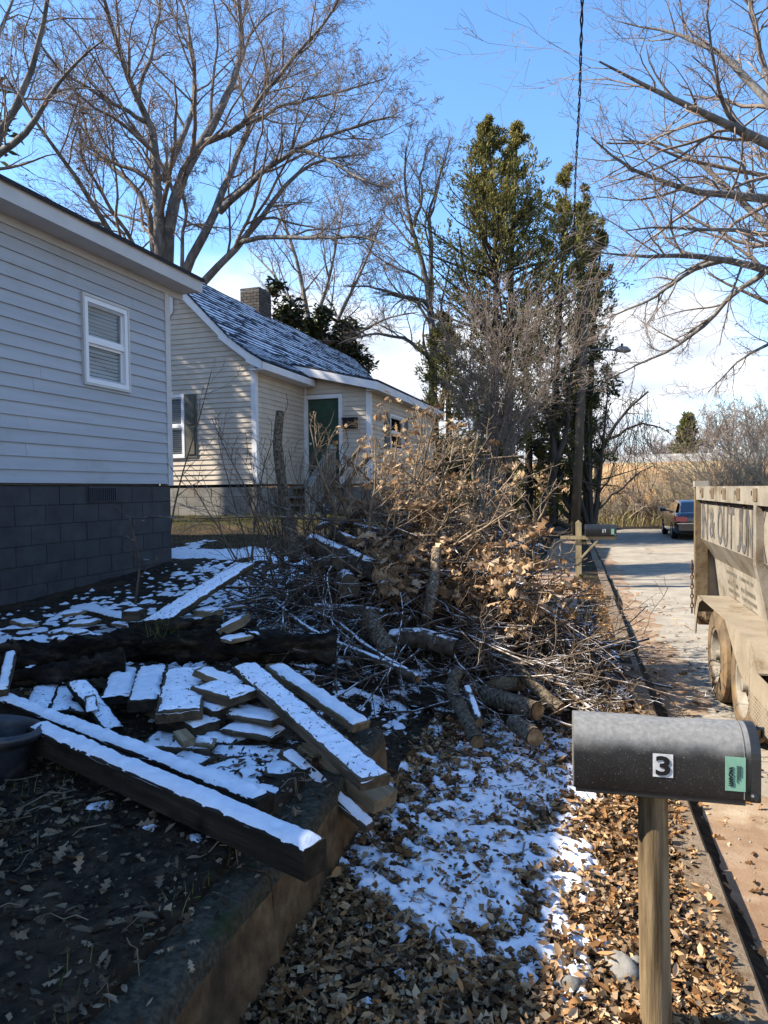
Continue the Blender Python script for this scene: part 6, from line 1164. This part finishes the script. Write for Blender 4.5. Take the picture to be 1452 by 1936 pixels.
# upright dark whips on the left
def f5():
    p0 = at(rg.uniform(470, 640), 1090, d=rg.uniform(6.2, 7.6)); p = gpt(p0.x, p0.y, .02); return p, (rg.normal()*.22, rg.normal()*.2, 1), rg.uniform(.8, 1.7)
boughs(30, f5, 'thin dark whip standing at the left of the brush heap', 'whips left of the heap', m_boughs, sub=(7, 32, .35), sub2=(3, 35, .4), r=(.005, .012), up=.02, wander=.09)
# matted twigs inside the heap: nobody could count them
n = 900; x = rg.normal(-1.15, .8, n); y = rg.normal(6.2, .75, n); k = (x < .35) & (x > -3) & (y > 4.4); x, y = x[k], y[k]; n = len(x); z = hgt(x, y)+pileh(x, y)*rg.random(n)*.95; P = np.empty((n, 5, 3)); P[:, 0] = np.stack([x, y, z], 1); dd = nrm(rg.normal(size=(n, 3))*np.array([1, 1, .3])+np.array([.1, -.3, 0]))
for k_ in range(1, 5): dd = nrm(dd+rg.normal(size=dd.shape)*.12); P[:, k_] = P[:, k_-1]+dd*(rg.uniform(.3, .9, n)/4)[:, None]
P[..., 2] = np.maximum(P[..., 2], hgt(P[..., 0], P[..., 1])+.01); nb = NB(); V, F = tubes(P, np.full((n, 5), .006)*rg.uniform(.6, 1.6, (n, 1)), 4); nb.add(V, F); q, r2 = grow(P, np.full((n, 5), .005), 4, 45, .5, K=4, rng=rg, rmin=.0025); V, F = tubes(q, r2, 3); nb.add(V, F); o = nb.obj('matted_twigs', m_boughs, kind='stuff'); tag(o, 'dense mat of snowy twigs inside the brush heap', 'twigs')
# dark packed core of old leaves and soil under the brush
xs_ = np.linspace(-3.2, .4, 70); ys_ = np.linspace(4.4, 8.6, 80)
core = grid_obj('brush_heap_core', xs_, ys_, lambda X, Y: hgt(X, Y)-.03+.62*pileh(X, Y)*(.6+.8*fbm(X, Y, 2.5, 4, 2)), M('packed_leaf_mould', [(.3, (.012, .009, .006)), (.55, (.035, .024, .015)), (.75, (.08, .052, .03))], scale=14, bump=1, bscale=60, bdist=.02, snow=(1.02, 9, .10)), kind='stuff'); tag(core, 'packed mound of mould and snow under the brush', 'debris')
# ------------------------------------------------------------------ leaf litter, snow on the ground, small things
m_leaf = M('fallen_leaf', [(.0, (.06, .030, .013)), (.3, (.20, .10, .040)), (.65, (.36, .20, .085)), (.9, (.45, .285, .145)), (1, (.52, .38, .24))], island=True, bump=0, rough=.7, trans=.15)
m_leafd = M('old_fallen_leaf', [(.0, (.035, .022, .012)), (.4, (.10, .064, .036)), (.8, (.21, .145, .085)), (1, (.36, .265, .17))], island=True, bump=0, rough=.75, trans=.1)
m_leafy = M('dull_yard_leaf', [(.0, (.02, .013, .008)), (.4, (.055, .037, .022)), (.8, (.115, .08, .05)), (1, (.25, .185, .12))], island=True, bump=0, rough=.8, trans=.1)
rg = np.random.default_rng(101)
def leafset(n, xr, yr, keep=None, dz=(.0, .03)):
    x = rg.uniform(*xr, n); y = rg.uniform(*yr, n)
    if keep is not None: k = rg.random(n) < keep(x, y); x, y = x[k], y[k]
    z = hgt(x, y)+rg.uniform(*dz, len(x)); return np.stack([x, y, z], 1)
def crumbs(name, label, pos, mat, sz):
    n = len(pos); V, F = scatter([(0, -.3, 0), (.5, -.42, .16), (1, .1, 0), (.4, .4, -.1)], [np.array([(0, 1, 2), (0, 2, 3)])], pos, randrot(n, .7, rg), sz*(.5+rg.random(n))); nb = NB(); nb.add(V, F); return tag(nb.obj(name, mat, kind='stuff'), label, 'leaves')
def litter(name, label, pos, mat, sz=.055, tilt=.55):
    nb = NB(); n = len(pos); h = n//2; sv = lambda q: np.stack([.7+.6*rg.random(q), .55+.9*rg.random(q), rg.normal(size=q)*2.2], 1)*(sz*(.45+1.0*rg.random(q)))[:, None]; V, F = scatter(OAKV, OAKF, pos[:h], randrot(h, tilt, rg), sv(h)); nb.add(V, F); V, F = scatter(LEAFV, LEAFF, pos[h:], randrot(n-h, tilt, rg), sv(n-h)); nb.add(V, F); o = nb.obj(name, mat, kind='stuff'); return tag(o, label, 'leaves')
def snowmask(x, y):
    """patchy snow: positive where snow lies"""
    a = np.exp(-(((x+.33)/.42)**2+((y-3.0)/1.35)**2))*1.05+.55*np.exp(-(((x+.55)/.30)**2+((y-2.15)/.45)**2))+.5*np.exp(-(((x+.05)/.35)**2+((y-4.3)/.8)**2))
    return a*.85+(fbm(x, y, 5, 3, 2)-.5)*1.0+(fbm(x+y*.3, y*1.3, 19, 4, 6)-.5)*2.9-.36-.9*sstep(x, -.05, .25)-1.2*(1-sstep(y+.35*x, 1.95, 2.25))
strip = leafset(24000, (-.86, .60), (.7, 5.2), lambda x, y: np.clip(.9-.68*(snowmask(x, y) > .12), .08, 1)); litter('fallen_leaves', 'thick carpet of brown fallen leaves between wall and kerb', strip, m_leaf, .043, .6)
bits = leafset(26000, (-.86, .60), (.7, 5.4), lambda x, y: np.clip(.9-.6*(snowmask(x, y) > .12), .1, 1), (.0, .035)); crumbs('leaf_fragments', 'crumbled leaf fragments among the fallen leaves', bits, m_leafd, .024)
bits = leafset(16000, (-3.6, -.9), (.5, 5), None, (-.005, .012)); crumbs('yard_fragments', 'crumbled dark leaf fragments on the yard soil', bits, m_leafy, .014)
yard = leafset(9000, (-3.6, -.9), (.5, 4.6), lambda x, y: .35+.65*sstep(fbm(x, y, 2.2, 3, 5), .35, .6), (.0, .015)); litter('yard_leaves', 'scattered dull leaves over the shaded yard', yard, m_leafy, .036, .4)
n_ = 900; cp_ = np.stack([rg.uniform(-1.16, -.905, n_), rg.uniform(.6, 3.2, n_), rg.uniform(.552, .575, n_)], 1); cp_ = cp_[rg.random(n_) < .35+.65*sstep(-cp_[:, 0], .95, 1.1)]; litter('wall_top_leaves', 'leaves caught on top of the retaining wall', cp_, m_leafd, .034, .45)
far = leafset(5200, (-.9, .44), (5.0, 12), lambda x, y: .3+.5*sstep(x, -.2, .4)); litter('verge_leaves', 'leaves along the verge beside the pavement slabs', far, m_leaf, .055, .5)
gut = leafset(5200, (.56, 1.9), (.8, 12), lambda x, y: np.exp(-(x-.58)/.16)*.8+.05+.35*np.exp(-((x-.85)/.35)**2-((y-7.2)/1.6)**2), (.012, .03)); gut[:, 2] = clayz(gut[:, 0], gut[:, 1])+rg.uniform(.0, .012, len(gut)); gut[:, 2] = np.maximum(gut[:, 2], roadz(gut[:, 0], gut[:, 1])+.004); litter('gutter_leaves', 'leaves drifted along the gutter and road edge', gut, m_leaf, .05, .45)
# nearest leaves that can be picked out one by one: parts of the ground
protoA = [mesh_np('leaf', np.array(OAKV)*np.array([1, 1, 1.2]), OAKF, None), mesh_np('leaf', np.array(LEAFV)*np.array([1, 1, 1.6]), LEAFF, None)]
lm_ = [M('single_leaf', [(.2, (.20, .115, .06)), (.5, (.30, .19, .105)), (.8, (.40, .28, .165))], scale=3, bump=0, objrand=.35, trans=.15), M('single_leaf_dull', [(.2, (.09, .06, .035)), (.5, (.15, .105, .065)), (.8, (.23, .17, .11))], scale=3, bump=0, objrand=.35)]
protos = []
for me in protoA:
    for mt in lm_: c = me.copy(); c.materials.append(mt); protos.append(c)
RR = randrot(290, .35, rg)
for i in range(290):
    near = i < 190
    if near: x = rg.uniform(-.8, .42); y = .95+rg.random()**1.3*2.6
    else: x = rg.uniform(-2.2, -1.0); y = rg.uniform(.9, 2.4)
    o = link('leaf', protos[(0 if rg.random() < .6 else 2)+(0 if near else 1)], ground); s = rg.uniform(.04, .068) if near else rg.uniform(.04, .075)
    o.matrix_world = Matrix.Translation((x, y, gz(x, y)+rg.uniform(.02, .04))) @ Matrix(RR[i].tolist()).to_4x4() @ Matrix.Scale(s, 4)
# ---- snow patches
def snow_sheet(name, label, x0, x1, y0, y1, res, mask, th=.022, cut=0., zf=None, mat=m_snow):
    nx = int((x1-x0)/res); ny = int((y1-y0)/res); X, Y = np.meshgrid(np.linspace(x0, x1, nx), np.linspace(y0, y1, ny)); s = mask(X, Y); Z = (zf or hgt)(X, Y)+.004+np.clip(s, -.3, .45)*th*2+(fbm(X, Y, 26, 3, 4)-.5)*.02
    i = np.arange(ny-1)[:, None]*nx+np.arange(nx-1)[None]; F = np.stack([i, i+1, i+nx+1, i+nx], -1).reshape(-1, 4); keep = (s.ravel()[F].max(1) > -.02); me = mesh_np(name, np.stack([X, Y, Z], -1).reshape(-1, 3), F[keep], mat, True); o = link(name, me, kind='stuff'); return tag(o, label, 'snow')
snow_sheet('snow_patch', 'patchy bluish snow over the leaves beside the retaining wall', -.86, .42, 1.8, 5.2, .012, snowmask)
def yardsnow(x, y): return .42*sstep(y, 3.2, 4.2)*(1-sstep(y, 7.8, 9.2))+(fbm(x, y, 1.6, 3, 6)-.5)*1.0+(fbm(x*1.4, y*.9, 15, 4, 1)-.5)*3.0-.80-.5*sstep(-x, 4.4, 5.0)
snow_sheet('yard_snow', 'thin broken snow on the yard behind the lumber', -5.0, -.95, 3.0, 9.6, .024, yardsnow, .02)
def pocket(x, y): return .30*np.exp(-(((x+1.25)/.3)**2+((y-2.55)/.35)**2))*2+(fbm(x, y, 8, 4, 3)-.5)*1.4-.45
snow_sheet('snow_pocket', 'small snow patch on top of the wall between the beams', -1.75, -.98, 1.9, 3.2, .018, pocket, .02)
def banksnow(x, y): return .5*np.exp(-(((x+1.25)/.55)**2+((y-12.5)/2.6)**2))+.5*np.exp(-(((x+1.5)/.7)**2+((y-21)/3.5)**2))+(fbm(x, y, 3, 4, 3)-.5)*.9-.35
snow_sheet('bank_snow', 'snow lying on the grassy bank beside the pavement', -2.6, -.6, 8.5, 25, .06, banksnow, .03)
def lawnsnow(x, y): return .5*np.exp(-(((y-9.4-.1*x)/.5)**2))+(fbm(x, y, 2, 4, 3)-.5)*.8-.32
snow_sheet('lawn_snow', 'sunlit strip of snow on the lawn between the houses', -7.2, -2.6, 8.5, 11.4, .05, lawnsnow, .03)
# ---- lawn between the houses, verge grass, tufts
n = 26000; X = rg.uniform(-8.5, -2.0, n); Y = rg.uniform(9.4, 13.6, n); k = rg.random(n) < .25+.75*sstep(Y, 10.8, 12.2); X, Y = X[k], Y[k]; grass('lawn_grass', 'short yellow-green lawn in front of the tan house', X, Y, np.full(len(X), .055), m_grass, rg, 1.6, .5)
n = 9000; X = rg.uniform(-8.5, -1.2, n); Y = rg.uniform(8.6, 13, n); grass('dead_lawn_grass', 'straw-coloured dead grass on the lawn', X, Y, np.full(n, .05), m_grassdry, rg, 1.6, .6)
n = 9000; X = np.concatenate([rg.uniform(.04, .42, n//2), rg.uniform(-1.6, -.66, n//2)]); Y = rg.uniform(7.5, 26, n); k = rg.random(n) < sstep(fbm(X, Y, 1.4, 3, 2), .4, .6); grass('verge_grass', 'sparse mossy grass on the verge by mailbox 2', X[k], Y[k], np.full(k.sum(), .045), m_grass, rg, 1.5, .5)
n = 2600; X = rg.uniform(-3.4, -1.0, n); Y = rg.uniform(.6, 3.2, n); k = rg.random(n) < sstep(fbm(X, Y, 3, 3, 7), .52, .68); grass('yard_weeds', 'thin weeds among the dull yard leaves', X[k], Y[k], np.full(k.sum(), .05), m_grass, rg, 1.0, .7)
tp = at(302, 1196, d=4.35); n = 46; a = rg.normal(size=(n, 2))*.05; grass('grass_tuft', 'tuft of grass growing on the long rotten log', tp.x+a[:, 0], tp.y+a[:, 1]*.4, np.full(n, .16), m_grass, rg, .35, .7, z=np.full(n, tp.z-.04))
# ---- stones
m_stone = M('pale_stone', [(.3, (.13, .122, .108)), (.6, (.22, .21, .188)), (.8, (.29, .275, .245))], scale=20, bump=.7, bscale=50, bdist=.01)
def stone(label, px, py, r, seed, sc=(1, .8, .65)):
    c = at(px, py, z=.13); z = gz(c.x, c.y); rr = np.random.default_rng(seed); bm = __import__('bmesh').new(); __import__('bmesh').ops.create_icosphere(bm, subdivisions=3, radius=1); pl = [nrm(rr.normal(size=3)) for _ in range(9)]; of = rr.uniform(.62, .9, 9)
    for v in bm.verts:
        p = np.array(v.co)
        for nn, o_ in zip(pl, of):
            e = (p*nn).sum()-o_
            if e > 0: p = p-nn*e
        v.co = p*np.array(sc)*r*(1+rr.normal()*.012)
    me = bpy.data.meshes.new('stone'); bm.to_mesh(me); bm.free(); me.materials.append(m_stone); o = link('stone', me, loc=(c.x, c.y, z+r*.25)); o.rotation_euler = (rr.normal()*.2, rr.normal()*.2, rr.random()*6); tag(o, label, 'stone'); smooth_angle(o, 30)
stone('largest pale stone in the leaves left of the mailbox post', 1176, 1836, .066, 5); stone('small rounded stone near the bottom beside the pale stone', 1076, 1872, .045, 6); stone('tiny pale stone touching the mailbox post', 1203, 1818, .03, 7); stone('flat pale stone in the leaves above the largest stone', 1188, 1640, .04, 8, (1, .8, .35))
# ---- black tub at the left edge
m_tub = M('black_tub_plastic', [(.35, (.012, .013, .016)), (.65, (.03, .031, .036))], scale=6, bump=.2, rough=.38, spec=.5, mottled=(9, .55, .75, (.09, .08, .07)))
tc_ = at(-32, 1365, z=.80); tb = thing('plastic_tub', 'black plastic tub with a rolled rim at the left edge', 'tub', (tc_.x, tc_.y, .55)); pr = [(0, 0), (.15, 0), (.165, .02), (.185, .18), (.19, .20), (.21, .205), (.222, .225), (.218, .245), (.20, .252), (.185, .245), (.178, .22), (.165, .10), (.15, .03), (0, .025)]; mb = MB(); n = 40; pr = [(r*.88, z*.92) for r, z in pr]
for i in range(n):
    t = 2*math.pi*i/n; mb.v += [(r*math.cos(t), r*math.sin(t), z) for r, z in pr]
mb.f = [(i*len(pr)+j, ((i+1) % n)*len(pr)+j, ((i+1) % n)*len(pr)+j+1, i*len(pr)+j+1) for i in range(n) for j in range(len(pr)-1)]; o = ob('bowl', mb, m_tub, tb, True); tb.rotation_euler = (R(-6), R(5), 0)
# ---- saplings
def sapling(label, pts, r0, seed, mat=m_boughs, m=7):
    l = limb(pts, r0, r0*.3, 12); p0 = at(pts[0][0], pts[0][1], d=pts[0][2]); bare_tree('sapling', label, [l], [(m, 38, .35, 6, 4, .05, .12, .6), (3, 40, .4, 4, 3, .03, .15, .6)], tuple(p0), cat='sapling', bark=mat, twig=mat, S0=6, rng=np.random.default_rng(seed), rmin=.003)
sapling('snow-dusted forked sapling in front of the dark foundation', [(256, 1142, 5.9), (262, 1090, 5.9), (266, 1062, 5.9), (252, 1010, 5.9), (244, 975, 5.9)], .014, 1)
sapling('thin dark curved sapling against the tan gable wall', [(318, 1020, 9.6), (335, 930, 9.6), (355, 860, 9.6), (378, 790, 9.6), (400, 700, 9.6)], .014, 2)
sapling('thin sapling leaning left in front of the tan gable wall', [(520, 1040, 8.6), (470, 930, 8.6), (430, 860, 8.6), (400, 790, 8.6)], .012, 3)
sapling('spindly sapling below the green door', [(560, 1040, 8.2), (600, 960, 8.2), (640, 880, 8.2), (660, 840, 8.2)], .013, 4)
sapling('spindly sapling by the white corner trim of the tan house', [(475, 1060, 8.0), (485, 960, 8.0), (500, 870, 8.0), (530, 800, 8.0)], .012, 5)

n = 260; x = rg.uniform(-3.4, .4, n); y = rg.uniform(.7, 5.2, n); P = np.empty((n, 5, 3)); P[:, 0] = np.stack([x, y, hgt(x, y)+.012], 1); aa = rg.random(n)*2*np.pi; dd = np.stack([np.cos(aa), np.sin(aa), np.zeros(n)], 1); ll = rg.uniform(.04, .2, n)
for k_ in range(1, 5): dd = nrm(dd+rg.normal(size=dd.shape)*np.array([.15, .15, .0])); P[:, k_] = P[:, k_-1]+dd*(ll/4)[:, None]; P[:, k_, 2] = hgt(P[:, k_, 0], P[:, k_, 1])+.012+rg.random(n)*.02
nb = NB(); V, F = tubes(P, np.full((n, 5), .0022)*rg.uniform(.6, 1.6, (n, 1)), 4); nb.add(V, F); o = nb.obj('ground_twigs', m_bough, kind='stuff'); tag(o, 'small twigs strewn over the yard and the leaf litter', 'twigs')
n = 3600; x = rg.uniform(.6, 3.2, n); y = rg.uniform(.8, 9, n); pos = np.stack([x, y, np.maximum(clayz(x, y), roadz(x, y))], 1); OCT = [(1, 0, 0), (0, 1, 0), (-1, 0, 0), (0, -1, 0), (0, 0, 1), (0, 0, -1)]; OF = [np.array([(0, 1, 4), (1, 2, 4), (2, 3, 4), (3, 0, 4), (1, 0, 5), (2, 1, 5), (3, 2, 5), (0, 3, 5)])]; V, F = scatter(OCT, OF, pos, randrot(n, .6, rg), .0035+.006*rg.random(n)**3); nb = NB(); nb.add(V, F); o = nb.obj('grit', m_stone, kind='stuff'); tag(o, 'loose grit scattered on the road surface', 'gravel')
